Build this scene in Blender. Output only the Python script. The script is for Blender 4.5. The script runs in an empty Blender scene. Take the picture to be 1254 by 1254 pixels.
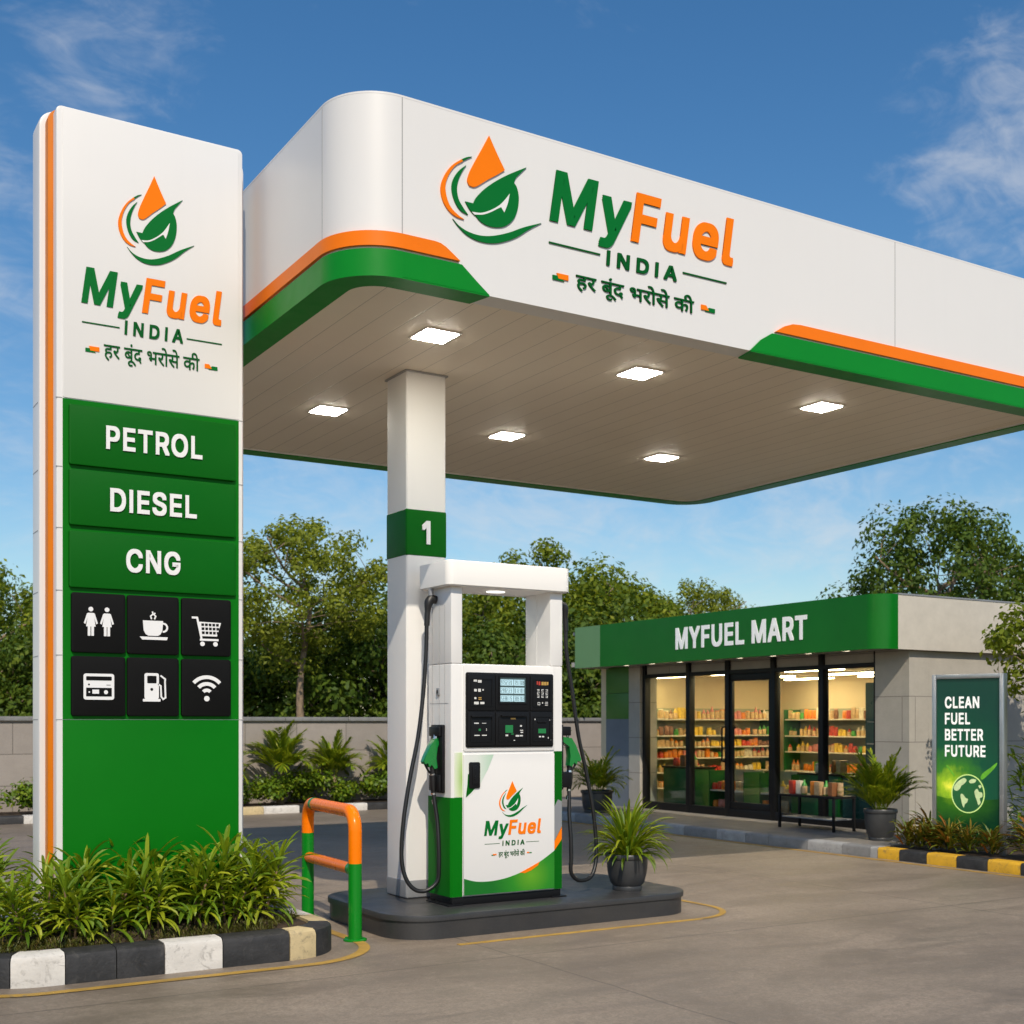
import bpy, bmesh, math, random
import numpy as np
from mathutils import Vector, Matrix
from mathutils.geometry import tessellate_polygon

R = math.radians
scene = bpy.context.scene
col = scene.collection
rng = random.Random(7)

# ------------------------------------------------------------------ camera
YAW = R(31.5)
cam_d = bpy.data.cameras.new("camera")
cam = bpy.data.objects.new("camera", cam_d)
col.objects.link(cam)
cam.location = (0, 0, 1.5)
cam.rotation_euler = (R(90), 0, -YAW)
cam_d.sensor_width = 36.0
cam_d.lens = 1514.0 / 1254.0 * 36.0
cam_d.shift_y = (885.0 - 627.0) / 1254.0
cam_d.clip_start = 0.05
cam_d.clip_end = 2000.0
cam_d.dof.use_dof = True
cam_d.dof.focus_distance = 8.6
cam_d.dof.aperture_fstop = 3.6
scene.camera = cam

# ------------------------------------------------------------------ light
SUN_DIR = Vector((0.42, 1.0, -1.0)).normalized()      # the way the light travels
SUN_EL = math.asin(-SUN_DIR.z)
SUN_AZ = math.atan2(-SUN_DIR.x, -SUN_DIR.y)             # compass angle from +Y
sun_d = bpy.data.lights.new("sun", 'SUN')
sun_d.energy = 3.5
sun_d.angle = R(0.55)
sun_d.color = (1.0, 0.89, 0.73)
sun = bpy.data.objects.new("sun", sun_d)
col.objects.link(sun)
sun.rotation_euler = SUN_DIR.to_track_quat('-Z', 'Y').to_euler()
sun.location = (-3, -9, 12)

world = bpy.data.worlds.new("World")
scene.world = world
world.use_nodes = True
wn, wl = world.node_tree.nodes, world.node_tree.links
bg = wn["Background"]
bg.inputs[1].default_value = 0.105
sky = wn.new("ShaderNodeTexSky")
sky.sky_type = 'NISHITA'
sky.sun_disc = False
sky.sun_elevation = SUN_EL
sky.sun_rotation = SUN_AZ % (2 * math.pi)
sky.air_density = 1.15
sky.dust_density = 0.7
sky.ozone_density = 2.6
sky.altitude = 100
wtc = wn.new("ShaderNodeTexCoord")


def wmath(op, a, b=None, c=None):
    n = wn.new("ShaderNodeMath"); n.operation = op
    for k, v in enumerate((a, b, c)):
        if v is None: continue
        if isinstance(v, (int, float)): n.inputs[k].default_value = v
        else: wl.new(v, n.inputs[k])
    return n.outputs[0]


def cloud_noise(scale, stretch, rot, detail, dist):
    mp = wn.new("ShaderNodeMapping")
    mp.inputs['Rotation'].default_value = rot
    mp.inputs['Scale'].default_value = stretch
    wl.new(wtc.outputs['Generated'], mp.inputs[0])
    nz = wn.new("ShaderNodeTexNoise")
    nz.inputs['Scale'].default_value = scale
    nz.inputs['Detail'].default_value = detail
    nz.inputs['Roughness'].default_value = 0.62
    nz.inputs['Distortion'].default_value = dist
    wl.new(mp.outputs[0], nz.inputs['Vector'])
    return nz.outputs['Fac']


def sky_dir(az_px, el_px):
    r, u = (az_px - 627) / 1514.0, (885 - el_px) / 1514.0
    s, c = math.sin(YAW), math.cos(YAW)
    return Vector((s + r * c, c - r * s, u)).normalized()


masks = None
for (px, py, ang, amt) in ((150, 45, 6.0, .58), (5, 250, 3.4, .55), (15, 345, 3.4, .52), (1215, 200, 6.5, .66), (1230, 110, 4.5, .55),
                           (390, 615, 8.0, .80), (730, 640, 9.0, .70), (1030, 590, 8.0, .78), (1160, 575, 5.0, .6), (900, 640, 8, .62),
                           (620, 605, 7, .72), (60, 560, 6, .6), (-300, 300, 14, .8), (1700, 300, 16, .8), (560, -700, 22, .6)):
    dv = sky_dir(px, py)
    dp = wn.new("ShaderNodeVectorMath"); dp.operation = 'DOT_PRODUCT'
    wl.new(wtc.outputs['Generated'], dp.inputs[0]); dp.inputs[1].default_value = dv
    mr = wn.new("ShaderNodeMapRange"); mr.interpolation_type = 'SMOOTHSTEP'
    wl.new(dp.outputs['Value'], mr.inputs[0])
    mr.inputs[1].default_value = math.cos(R(ang)); mr.inputs[2].default_value = 1.0
    mr.inputs[3].default_value = 0.0; mr.inputs[4].default_value = amt
    masks = mr.outputs[0] if masks is None else wmath('MAXIMUM', masks, mr.outputs[0])
big = cloud_noise(5.5, (1.0, 2.4, 3.2), (0.35, 0.55, 0.5), 10, 0.9)
fine = cloud_noise(13.0, (1.0, 2.2, 3.0), (0.5, 0.5, 0.5), 12, 1.4)
mixn = wmath('ADD', wmath('MULTIPLY', big, 0.65), wmath('MULTIPLY', fine, 0.35))
shaped = wn.new("ShaderNodeMapRange"); shaped.interpolation_type = 'SMOOTHSTEP'
wl.new(wmath('ADD', mixn, wmath('MULTIPLY', masks, 0.34)), shaped.inputs[0])
shaped.inputs[1].default_value = 0.60; shaped.inputs[2].default_value = 1.0
shaped.inputs[3].default_value = 0.0; shaped.inputs[4].default_value = 0.55
cfac = wmath('MULTIPLY', shaped.outputs[0], wmath('MINIMUM', wmath('MULTIPLY', masks, 3.0), 1.0))
hsv = wn.new("ShaderNodeHueSaturation")
hsv.inputs['Saturation'].default_value = 1.30
hsv.inputs['Value'].default_value = 1.10
wl.new(sky.outputs[0], hsv.inputs['Color'])
cm = wn.new("ShaderNodeMix"); cm.data_type = 'RGBA'
wl.new(cfac, cm.inputs[0])
wl.new(hsv.outputs[0], cm.inputs[6])
cm.inputs[7].default_value = (7.0, 7.1, 7.3, 1)
wl.new(cm.outputs[2], bg.inputs[0])

scene.view_settings.view_transform = 'Standard'
scene.view_settings.look = 'None'
scene.view_settings.exposure = 0.0
scene.view_settings.gamma = 1.0
scene.cycles.max_bounces = 8
scene.cycles.transparent_max_bounces = 12
scene.cycles.sample_clamp_indirect = 6.0
scene.cycles.caustics_reflective = False
scene.cycles.caustics_refractive = False
scene.cycles.use_denoising = True

# ------------------------------------------------------------------ materials
MATS = {}


def lin(c):
    return tuple(((v / 255.0) / 12.92 if v / 255.0 <= .04045 else ((v / 255.0 + .055) / 1.055) ** 2.4) for v in c)


def nmix(n, l, fac, a, b, blend='MIX'):
    m = n.new("ShaderNodeMix"); m.data_type = 'RGBA'; m.blend_type = blend
    for sock, v in ((0, fac), (6, a), (7, b)):
        if isinstance(v, (int, float)): m.inputs[sock].default_value = v
        elif isinstance(v, tuple): m.inputs[sock].default_value = (v + (1,))[:4]
        else: l.new(v, m.inputs[sock])
    return m.outputs[2]


def nnoise(n, l, vec, scale, detail=6, rough=.6, dist=0.):
    t = n.new("ShaderNodeTexNoise")
    t.inputs['Scale'].default_value = scale; t.inputs['Detail'].default_value = detail
    t.inputs['Roughness'].default_value = rough; t.inputs['Distortion'].default_value = dist
    if vec is not None: l.new(vec, t.inputs['Vector'])
    return t.outputs['Fac']


def nramp(n, l, f, lo, hi, a=0., b=1.):
    t = n.new("ShaderNodeMapRange")
    l.new(f, t.inputs[0])
    t.inputs[1].default_value = lo; t.inputs[2].default_value = hi
    t.inputs[3].default_value = a; t.inputs[4].default_value = b
    return t.outputs[0]


def base(name):
    m = bpy.data.materials.new(name); m.use_nodes = True
    n, l = m.node_tree.nodes, m.node_tree.links
    p = n["Principled BSDF"]
    tc = n.new("ShaderNodeTexCoord")
    MATS[name] = m
    return m, n, l, p, tc


def bump(n, l, p, h, strength, dist=.01):
    b = n.new("ShaderNodeBump")
    b.inputs['Strength'].default_value = strength; b.inputs['Distance'].default_value = dist
    l.new(h, b.inputs['Height']); l.new(b.outputs[0], p.inputs['Normal'])


def mat(name, c, rough=.45, metal=0., var=.06, vs=2.5, bmp=0., bs=60., spec=.5, coat=0., emit=0., dirt=0., wear=0., wcol=(.10, .085, .07)):
    m, n, l, p, tc = base(name)
    o = tc.outputs['Object']
    f = nnoise(n, l, o, vs, 7)
    lo = tuple(max(0, v * (1 - var)) for v in c); hi = tuple(min(1, v * (1 + var)) for v in c)
    cc = nmix(n, l, nramp(n, l, f, .3, .7), lo, hi)
    if dirt > 0:
        mp = n.new("ShaderNodeMapping"); mp.inputs['Scale'].default_value = (9, 9, .7)
        l.new(o, mp.inputs[0])
        g = nnoise(n, l, mp.outputs[0], 1.3, 8, .65)
        cc = nmix(n, l, nramp(n, l, g, .5, .85, 0, dirt), cc, tuple(v * .55 for v in c))
    if wear > 0:      # scuffs, chips and grime with shapes of their own
        w1 = nnoise(n, l, o, 11, 12, .78, 1.2); w2 = nnoise(n, l, o, 3.2, 6, .6, .6)
        cc = nmix(n, l, nramp(n, l, w1, .53, .64, 0, wear), cc, wcol)
        cc = nmix(n, l, nramp(n, l, w2, .48, .72, 0, wear * .6), cc, tuple(.5 * a + .5 * b for a, b in zip(wcol, c)))
    l.new(cc, p.inputs['Base Color'])
    l.new(nramp(n, l, nnoise(n, l, o, vs * 3.1, 5), .3, .7, max(.03, rough - .04), min(1, rough + .04)), p.inputs['Roughness'])
    p.inputs['Metallic'].default_value = metal
    p.inputs['Specular IOR Level'].default_value = spec
    p.inputs['Coat Weight'].default_value = coat
    p.inputs['Coat Roughness'].default_value = .12
    if emit > 0:
        p.inputs['Emission Color'].default_value = c + (1,)
        p.inputs['Emission Strength'].default_value = emit
    if bmp > 0:
        bump(n, l, p, nnoise(n, l, o, bs, 8), bmp)
    return m


mat('white_panel', (.76, .75, .735), .38, var=.012, vs=.8, dirt=.03, spec=.35)
mat('white_metal', (.77, .76, .745), .34, var=.012, vs=.7, coat=.06, dirt=.02, spec=.4)
mat('white_satin', (.77, .76, .745), .55, var=.012, vs=.7, dirt=.03, spec=.25)
mat('white_print', (.80, .795, .78), .4, var=.01)
mat('sign_white', (.82, .82, .82), .45, var=.01)
mat('sign_green', (.001, .150, .004), .45, var=.05, vs=1.2, spec=.14)
mat('sign_green_dark', (.001, .105, .004), .45, var=.05, vs=1.2, spec=.14)
mat('logo_green', (.001, .150, .024), .5, var=.03, spec=.12)
mat('logo_orange', (.92, .20, .002), .5, var=.03, spec=.12)
mat('text_green', (.001, .095, .015), .5, var=.02, spec=.12)
mat('stripe_green', (.003, .225, .016), .36, var=.04, spec=.22)
mat('stripe_orange', (.90, .19, .002), .36, var=.04, spec=.2)
mat('orange_plain', (.62, .17, .004), .4, var=.05, spec=.2)
mat('black_plastic', (.007, .007, .008), .42, var=.1, bmp=.03, bs=300, spec=.22)
mat('black_tile', (.006, .006, .006), .55, var=.1, spec=.1)
mat('black_rubber', (.010, .010, .011), .42, var=.15)
mat('black_frame', (.008, .008, .009), .4, var=.1, spec=.25)
mat('chrome', (.62, .63, .64), .22, metal=1., var=.05)
mat('aluminium', (.48, .49, .50), .32, metal=.9, var=.06, vs=9)
mat('steel_grey', (.30, .31, .33), .42, metal=.3, var=.06)
mat('seam_grey', (.35, .35, .35), .6)
mat('hoop_green', (.003, .21, .012), .26, var=.06, coat=.15, spec=.3)
mat('hoop_orange', (.92, .20, .001), .28, var=.05, coat=.06, spec=.2)
mat('nozzle_green', (.006, .20, .035), .25, var=.05, coat=.4)
mat('key_white', (.7, .7, .68), .5)
mat('key_amber', (.50, .30, .07), .5)
mat('key_red', (.5, .05, .03), .5)
mat('lcd_cell', (.40, .60, .68), .3, emit=.35, var=.03)
mat('lcd_back', (.05, .09, .10), .2)
mat('lcd_digit', (.02, .05, .05), .5)
mat('lcd_green', (.010, .16, .045), .25, emit=.25)
mat('pot_dark', (.040, .041, .043), .40, var=.15, vs=9, bmp=.04, bs=90)
mat('soil', (.045, .028, .016), .95, var=.5, vs=18, bmp=1.0, bs=45)
mat('kerb_black', (.022, .022, .023), .6, var=.45, vs=9, bmp=.35, bs=40, wear=.5, wcol=(.075, .07, .065))
mat('kerb_white', (.66, .63, .58), .65, var=.10, vs=7, bmp=.35, bs=40, wear=.55)
mat('kerb_cream', (.58, .46, .25), .65, var=.15, vs=7, bmp=.35, bs=40, wear=.55)
mat('kerb_yellow', (.66, .37, .018), .6, var=.14, vs=7, bmp=.3, bs=40, wear=.55)
mat('kerb_grey', (.22, .22, .22), .75, var=.15, vs=7, bmp=.35, bs=60, wear=.4)
mat('kerb_pale', (.34, .34, .34), .75, var=.15, vs=7, bmp=.35, bs=60, wear=.4)
mat('paver', (.20, .185, .17), .7, var=.18, vs=3, bmp=.2, bs=70)
mat('mart_green', (.002, .15, .010), .32, var=.08, vs=1.5, coat=.1, spec=.25)
mat('mart_pale_green', (.16, .33, .15), .35, var=.06)
mat('tile_green', (.06, .20, .03), .4, var=.08)
mat('tile_shade_grey', (.17, .20, .24), .5, var=.10)  # shadow on the lower wall put into the colour as grey-blue
mat('cream_wall', (.72, .60, .40), .8, var=.04)
mat('store_floor', (.42, .37, .30), .35, var=.08)
mat('shelf_board', (.70, .64, .52), .5, var=.05)
mat('shelf_back', (.34, .36, .25), .6, var=.1)
mat('counter_green', (.012, .12, .025), .4, var=.1)
mat('teal_panel', (.010, .085, .075), .3, var=.2, vs=4)
mat('mart_letter', (.86, .87, .87), .45, var=.02, emit=.22)  # faint glow added so the shop letters show brighter
mat('poster_white', (.84, .85, .84), .45, var=.01, emit=.35)  # glow added to lift the poster's white lettering
mat('strip_lamp', (1., .78, .44), .5, emit=30.)
mat('canopy_lamp', (1., .93, .80), .5, emit=95.)
mat('head_lamp', (1., .96, .88), .5, emit=1.2)
mat('downlight', (1., .85, .6), .5, emit=2.5)
mat('globe_rim', (.55, .75, .25), .5, var=.05, emit=.3)  # some emission added to brighten the printed rim
mat('globe_sea', (.015, .13, .035), .45, var=.3, vs=3)
mat('globe_land', (.50, .62, .32), .5, var=.15, vs=30, emit=.3)  # some emission added to brighten the printed land
mat('globe_leaf', (.10, .35, .02), .5, var=.3, vs=20, emit=.3)  # some emission added to brighten the printed leaf
mat('bark', (.26, .19, .125), .9, var=.35, vs=9, bmp=.8, bs=18)
mat('stem_brown', (.16, .10, .05), .8, var=.3, vs=20)
mat('yellow_paint', (.42, .25, .040), .75, var=.25, vs=5, wear=.75, wcol=(.19, .15, .10))


def leaf_mat(name, a, b, c, trans=.35, rough=.45):
    m, n, l, p, tc = base(name)
    geo = n.new("ShaderNodeNewGeometry")
    cr = n.new("ShaderNodeValToRGB")
    cr.color_ramp.elements[0].position = 0; cr.color_ramp.elements[0].color = a + (1,)
    cr.color_ramp.elements[1].position = 1; cr.color_ramp.elements[1].color = c + (1,)
    e = cr.color_ramp.elements.new(.55); e.color = b + (1,)
    l.new(geo.outputs['Random Per Island'], cr.inputs[0])
    cc = nmix(n, l, nramp(n, l, nnoise(n, l, tc.outputs['Object'], 1.4, 4), .35, .65, 0, .55), cr.outputs[0], tuple(v * .6 for v in b))
    l.new(cc, p.inputs['Base Color'])
    p.inputs['Roughness'].default_value = rough
    p.inputs['Specular IOR Level'].default_value = .35
    tr = n.new("ShaderNodeBsdfTranslucent")
    l.new(nmix(n, l, .5, cc, (c[0] * 1.2, c[1] * 1.2, c[2] * .6)), tr.inputs[0])
    mx = n.new("ShaderNodeMixShader"); mx.inputs[0].default_value = trans
    l.new(p.outputs[0], mx.inputs[1]); l.new(tr.outputs[0], mx.inputs[2])
    l.new(mx.outputs[0], n["Material Output"].inputs[0])
    return m


leaf_mat('leaf_planter', (.06, .15, .008), (.20, .32, .014), (.50, .52, .03), .36)
leaf_mat('leaf_pot', (.05, .13, .006), (.16, .26, .010), (.42, .44, .02), .34)
leaf_mat('leaf_palm', (.08, .17, .010), (.22, .33, .016), (.50, .52, .03), .38)
leaf_mat('leaf_shrub', (.06, .14, .010), (.15, .25, .012), (.28, .34, .02), .28)
leaf_mat('leaf_croton', (.06, .14, .010), (.15, .18, .014), (.36, .11, .02), .25)
leaf_mat('leaf_tree', (.085, .145, .010), (.185, .255, .014), (.36, .39, .025), .38, .6)
leaf_mat('leaf_tree_light', (.14, .185, .018), (.25, .30, .025), (.40, .43, .035), .40, .6)
leaf_mat('leaf_tree_dark', (.045, .095, .010), (.095, .165, .014), (.19, .25, .022), .32, .6)
leaf_mat('leaf_grass', (.06, .085, .012), (.12, .13, .02), (.17, .12, .03), .2)


def ground_material():
    m, n, l, p, tc = base('forecourt')
    o = tc.outputs['Object']
    f1 = nnoise(n, l, o, .55, 9, .62, .6)
    mp = n.new("ShaderNodeMapping"); mp.inputs['Scale'].default_value = (.45, 1.5, 1); mp.inputs['Rotation'].default_value = (0, 0, R(28))
    l.new(o, mp.inputs[0])
    f2 = nnoise(n, l, mp.outputs[0], 1.9, 12, .72, .9)
    f3 = nnoise(n, l, o, 60, 10, .8)
    f5 = nnoise(n, l, o, 7, 10, .72, 1.2)
    c = nmix(n, l, nramp(n, l, f1, .30, .70), (.190, .150, .112), (.385, .308, .233))
    c = nmix(n, l, nramp(n, l, f2, .46, .66, 0, .75), c, (.140, .110, .082))
    c = nmix(n, l, nramp(n, l, f5, .52, .72, 0, .50), c, (.42, .34, .26))
    c = nmix(n, l, nramp(n, l, f3, .44, .60, 0, .62), c, (.145, .115, .087))
    f6 = nnoise(n, l, o, 20, 12, .8, .6)
    c = nmix(n, l, nramp(n, l, f6, .47, .60, 0, .55), c, (.165, .131, .099))
    c = nmix(n, l, nramp(n, l, f6, .30, .44, .38, 0), c, (.42, .345, .27))
    v_ = n.new("ShaderNodeTexVoronoi"); v_.feature = 'DISTANCE_TO_EDGE'; v_.inputs['Scale'].default_value = .55
    wv = n.new("ShaderNodeVectorMath"); wv.operation = 'ADD'
    nv2 = n.new("ShaderNodeTexNoise"); nv2.inputs['Scale'].default_value = 2.5; nv2.inputs['Detail'].default_value = 8
    l.new(o, nv2.inputs['Vector'])
    sc2 = n.new("ShaderNodeVectorMath"); sc2.operation = 'SCALE'; sc2.inputs['Scale'].default_value = .35
    l.new(nv2.outputs['Color'], sc2.inputs[0]); l.new(o, wv.inputs[0]); l.new(sc2.outputs[0], wv.inputs[1]); l.new(wv.outputs[0], v_.inputs['Vector'])
    ck = n.new("ShaderNodeMath"); ck.operation = 'MULTIPLY'
    l.new(nramp(n, l, v_.outputs['Distance'], 0, .0045, 1, 0), ck.inputs[0]); l.new(nramp(n, l, nnoise(n, l, o, .8, 3), .52, .60), ck.inputs[1])
    c = nmix(n, l, nramp(n, l, ck.outputs[0], 0, 1, 0, .22), c, (.08, .065, .05))      # hairline cracks
    # saw-cut slab joints, 4 m apart, slightly wandering
    wob = n.new("ShaderNodeVectorMath"); wob.operation = 'ADD'
    nv = n.new("ShaderNodeTexNoise"); nv.inputs['Scale'].default_value = 1.1; nv.inputs['Detail'].default_value = 4
    l.new(o, nv.inputs['Vector'])
    sc = n.new("ShaderNodeVectorMath"); sc.operation = 'SCALE'; sc.inputs['Scale'].default_value = .07
    l.new(nv.outputs['Color'], sc.inputs[0]); l.new(o, wob.inputs[0]); l.new(sc.outputs[0], wob.inputs[1])
    br = n.new("ShaderNodeTexBrick"); br.offset = 0
    br.inputs['Scale'].default_value = 1.0; br.inputs['Brick Width'].default_value = 4.2; br.inputs['Row Height'].default_value = 3.4
    br.inputs['Mortar Size'].default_value = .010; br.inputs['Mortar Smooth'].default_value = .3
    l.new(wob.outputs[0], br.inputs['Vector'])
    c = nmix(n, l, nramp(n, l, br.outputs['Fac'], 0, 1, 0, .55), c, (.075, .062, .05))
    l.new(c, p.inputs['Base Color'])
    l.new(nramp(n, l, f2, .3, .75, .66, .36), p.inputs['Roughness'])
    p.inputs['Specular IOR Level'].default_value = .45
    h = n.new("ShaderNodeMath"); h.operation = 'SUBTRACT'
    hm = n.new("ShaderNodeMath"); hm.operation = 'ADD'
    l.new(f3, hm.inputs[0]); l.new(f2, hm.inputs[1])
    l.new(hm.outputs[0], h.inputs[0]); l.new(br.outputs['Fac'], h.inputs[1])
    bump(n, l, p, h.outputs[0], .30, .012)


ground_material()


def block_material(name, axes, bw, bh, c1, c2, mortar, msize=.006, b=.3):
    """stone / block facing laid in courses on an upright face; axes picks the along-wall coordinate"""
    m, n, l, p, tc = base(name)
    sep = n.new("ShaderNodeSeparateXYZ"); l.new(tc.outputs['Object'], sep.inputs[0])
    cmb = n.new("ShaderNodeCombineXYZ")
    if axes == 'xy':
        s = n.new("ShaderNodeMath"); s.operation = 'ADD'
        l.new(sep.outputs[0], s.inputs[0]); l.new(sep.outputs[1], s.inputs[1]); l.new(s.outputs[0], cmb.inputs[0])
    else:
        l.new(sep.outputs['XYZ'.index(axes)], cmb.inputs[0])
    l.new(sep.outputs[2], cmb.inputs[1])
    br = n.new("ShaderNodeTexBrick"); br.offset = .5
    br.inputs['Scale'].default_value = 1.0; br.inputs['Brick Width'].default_value = bw; br.inputs['Row Height'].default_value = bh
    br.inputs['Mortar Size'].default_value = msize; br.inputs['Mortar Smooth'].default_value = .2
    br.inputs['Color1'].default_value = c1 + (1,); br.inputs['Color2'].default_value = c2 + (1,); br.inputs['Mortar'].default_value = mortar + (1,)
    l.new(cmb.outputs[0], br.inputs['Vector'])
    f = nnoise(n, l, tc.outputs['Object'], 5, 8, .7)
    c = nmix(n, l, nramp(n, l, f, .35, .7, 0, .35), br.outputs['Color'], tuple(v * .6 for v in c1))
    l.new(c, p.inputs['Base Color']); p.inputs['Roughness'].default_value = .8
    hh = n.new("ShaderNodeMath"); hh.operation = 'SUBTRACT'
    l.new(nnoise(n, l, tc.outputs['Object'], 40, 6), hh.inputs[0]); l.new(br.outputs['Fac'], hh.inputs[1])
    bump(n, l, p, hh.outputs[0], b, .012)


block_material('boundary_stone', 'X', .95, .50, (.37, .325, .29), (.31, .275, .245), (.17, .15, .13), .008, .4)
block_material('mart_stone', 'xy', 3.2, .57, (.46, .43, .38), (.43, .40, .355), (.22, .20, .18), .006, .2)
block_material('mart_roof_side', 'xy', 6.0, 2.0, (.60, .56, .49), (.58, .54, .475), (.4, .37, .33), .003, .1)


def soffit_material():
    m, n, l, p, tc = base('soffit')
    sep = n.new("ShaderNodeSeparateXYZ"); l.new(tc.outputs['Object'], sep.inputs[0])
    a = n.new("ShaderNodeMath"); a.operation = 'MULTIPLY'; a.inputs[1].default_value = 1 / .20; l.new(sep.outputs[0], a.inputs[0])
    fr = n.new("ShaderNodeMath"); fr.operation = 'FRACT'; l.new(a.outputs[0], fr.inputs[0])
    pp = n.new("ShaderNodeMath"); pp.operation = 'PINGPONG'; pp.inputs[1].default_value = .5; l.new(fr.outputs[0], pp.inputs[0])
    g = nramp(n, l, pp.outputs[0], 0.0, .022, 1, 0)
    f = nnoise(n, l, tc.outputs['Object'], 1.2, 6)
    c = nmix(n, l, nramp(n, l, f, .3, .7), (.84, .75, .62), (.88, .79, .66))
    c = nmix(n, l, nramp(n, l, g, 0, 1, 0, .75), c, (.20, .17, .13))
    l.new(c, p.inputs['Base Color']); p.inputs['Roughness'].default_value = .5
    bump(n, l, p, g, .4, -.004)


soffit_material()


def granite_material():
    m, n, l, p, tc = base('granite')
    o = tc.outputs['Object']
    v = n.new("ShaderNodeTexVoronoi"); v.inputs['Scale'].default_value = 160; l.new(o, v.inputs['Vector'])
    f = nnoise(n, l, o, 230, 3, .7)
    c = nmix(n, l, nramp(n, l, f, .55, .75, 0, .7), (.030, .030, .032), (.115, .115, .115))
    c = nmix(n, l, nramp(n, l, nnoise(n, l, o, 3.5, 7), .4, .75, 0, .5), c, (.062, .058, .054))
    l.new(c, p.inputs['Base Color'])
    l.new(nramp(n, l, nnoise(n, l, o, 5, 6), .3, .7, .30, .46), p.inputs['Roughness'])
    bump(n, l, p, f, .05)


granite_material()


def glass_material():
    m, n, l, p, tc = base('shop_glass')
    n.remove(p)
    t = n.new("ShaderNodeBsdfTransparent"); t.inputs[0].default_value = (.90, .93, .91, 1)
    g = n.new("ShaderNodeBsdfGlossy"); g.inputs['Roughness'].default_value = .02; g.inputs[0].default_value = (.9, .93, .95, 1)
    lw = n.new("ShaderNodeLayerWeight"); lw.inputs[0].default_value = .5
    pw = n.new("ShaderNodeMath"); pw.operation = 'POWER'; pw.inputs[1].default_value = 4.0; l.new(lw.outputs['Facing'], pw.inputs[0])
    fr = n.new("ShaderNodeMath"); fr.operation = 'MULTIPLY_ADD'; fr.inputs[1].default_value = .6; fr.inputs[2].default_value = .025; l.new(pw.outputs[0], fr.inputs[0])
    mx = n.new("ShaderNodeMixShader"); l.new(fr.outputs[0], mx.inputs[0]); l.new(t.outputs[0], mx.inputs[1]); l.new(g.outputs[0], mx.inputs[2])
    l.new(mx.outputs[0], n["Material Output"].inputs[0])


glass_material()


def gradient_print(name, stops, center, radius, stretch=(1, 1, 1), rough=.35, streak=0., glow=0.):
    """a printed radial wash of colour, laid out in the panel's own coordinates"""
    m, n, l, p, tc = base(name)
    sub = n.new("ShaderNodeVectorMath"); sub.operation = 'SUBTRACT'; sub.inputs[1].default_value = center
    l.new(tc.outputs['Object'], sub.inputs[0])
    mul = n.new("ShaderNodeVectorMath"); mul.operation = 'MULTIPLY'; mul.inputs[1].default_value = stretch
    l.new(sub.outputs[0], mul.inputs[0])
    ln = n.new("ShaderNodeVectorMath"); ln.operation = 'LENGTH'; l.new(mul.outputs[0], ln.inputs[0])
    f = nramp(n, l, ln.outputs['Value'], 0, radius)
    if streak:
        ad = n.new("ShaderNodeMath"); ad.operation = 'ADD'
        l.new(f, ad.inputs[0]); l.new(nramp(n, l, nnoise(n, l, mul.outputs[0], 7, 5), .3, .7, -streak, streak), ad.inputs[1]); f = ad.outputs[0]
    cr = n.new("ShaderNodeValToRGB")
    el = cr.color_ramp.elements
    el[0].position, el[0].color = stops[0][0], stops[0][1] + (1,)
    el[1].position, el[1].color = stops[-1][0], stops[-1][1] + (1,)
    for pos, c in stops[1:-1]:
        e = el.new(pos); e.color = c + (1,)
    l.new(f, cr.inputs[0]); l.new(cr.outputs[0], p.inputs['Base Color'])
    if glow: l.new(cr.outputs[0], p.inputs['Emission Color']); p.inputs['Emission Strength'].default_value = glow  # added emission in the print's own colours brightens it
    p.inputs['Roughness'].default_value = rough


# ------------------------------------------------------------------ builders
WORLD = {}


def tag(o, label=None, cat=None, group=None, kind=None):
    if label: o['label'] = label
    if cat: o['category'] = cat
    if group: o['group'] = group
    if kind: o['kind'] = kind
    return o


def thing(name, label, cat, loc, group=None, rz=0.):
    o = bpy.data.objects.new(name, None)
    o.empty_display_size = .1
    col.objects.link(o); o.location = loc; o.rotation_euler = (0, 0, rz)
    WORLD[o] = Vector((0, 0, 0)) if rz else Vector(loc)      # turned things are built in their own frame
    return tag(o, label, cat, group)


def link_mesh(name, me, m, parent=None, loc=None):
    o = bpy.data.objects.new(name, me)
    col.objects.link(o)
    if m is not None and not me.materials:
        me.materials.append(MATS[m] if isinstance(m, str) else m)
    if parent is not None:
        o.parent = parent; WORLD[o] = WORLD[parent]
    else:
        o.location = loc or (0, 0, 0); WORLD[o] = Vector(loc or (0, 0, 0))
    return o


def build(name, bm, m, parent=None, loc=None, smooth=True, angle=35):
    off = WORLD[parent] if parent is not None else Vector(loc or (0, 0, 0))
    bm.normal_update()
    for v in bm.verts: v.co -= off
    if smooth:
        for f in bm.faces: f.smooth = True
        lim = R(angle)
        for e in bm.edges:
            if len(e.link_faces) == 2 and e.calc_face_angle(0) > lim: e.smooth = False
    me = bpy.data.meshes.new(name)
    bm.to_mesh(me); bm.free()
    return link_mesh(name, me, m, parent, loc)


def NB(): return bmesh.new()


def box(bm, x0, y0, z0, x1, y1, z1, bev=0., seg=2):
    r = bmesh.ops.create_cube(bm, size=1.0)
    vs = r['verts']
    c = Vector(((x0 + x1) / 2, (y0 + y1) / 2, (z0 + z1) / 2))
    s = Vector((abs(x1 - x0), abs(y1 - y0), abs(z1 - z0)))
    for v in vs: v.co = Vector((v.co.x * s.x, v.co.y * s.y, v.co.z * s.z)) + c
    if bev > 0:
        es = list({e for v in vs for e in v.link_edges})
        bmesh.ops.bevel(bm, geom=es, offset=min(bev, min(s) * .45), segments=seg, affect='EDGES', profile=.6)
    return bm


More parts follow.
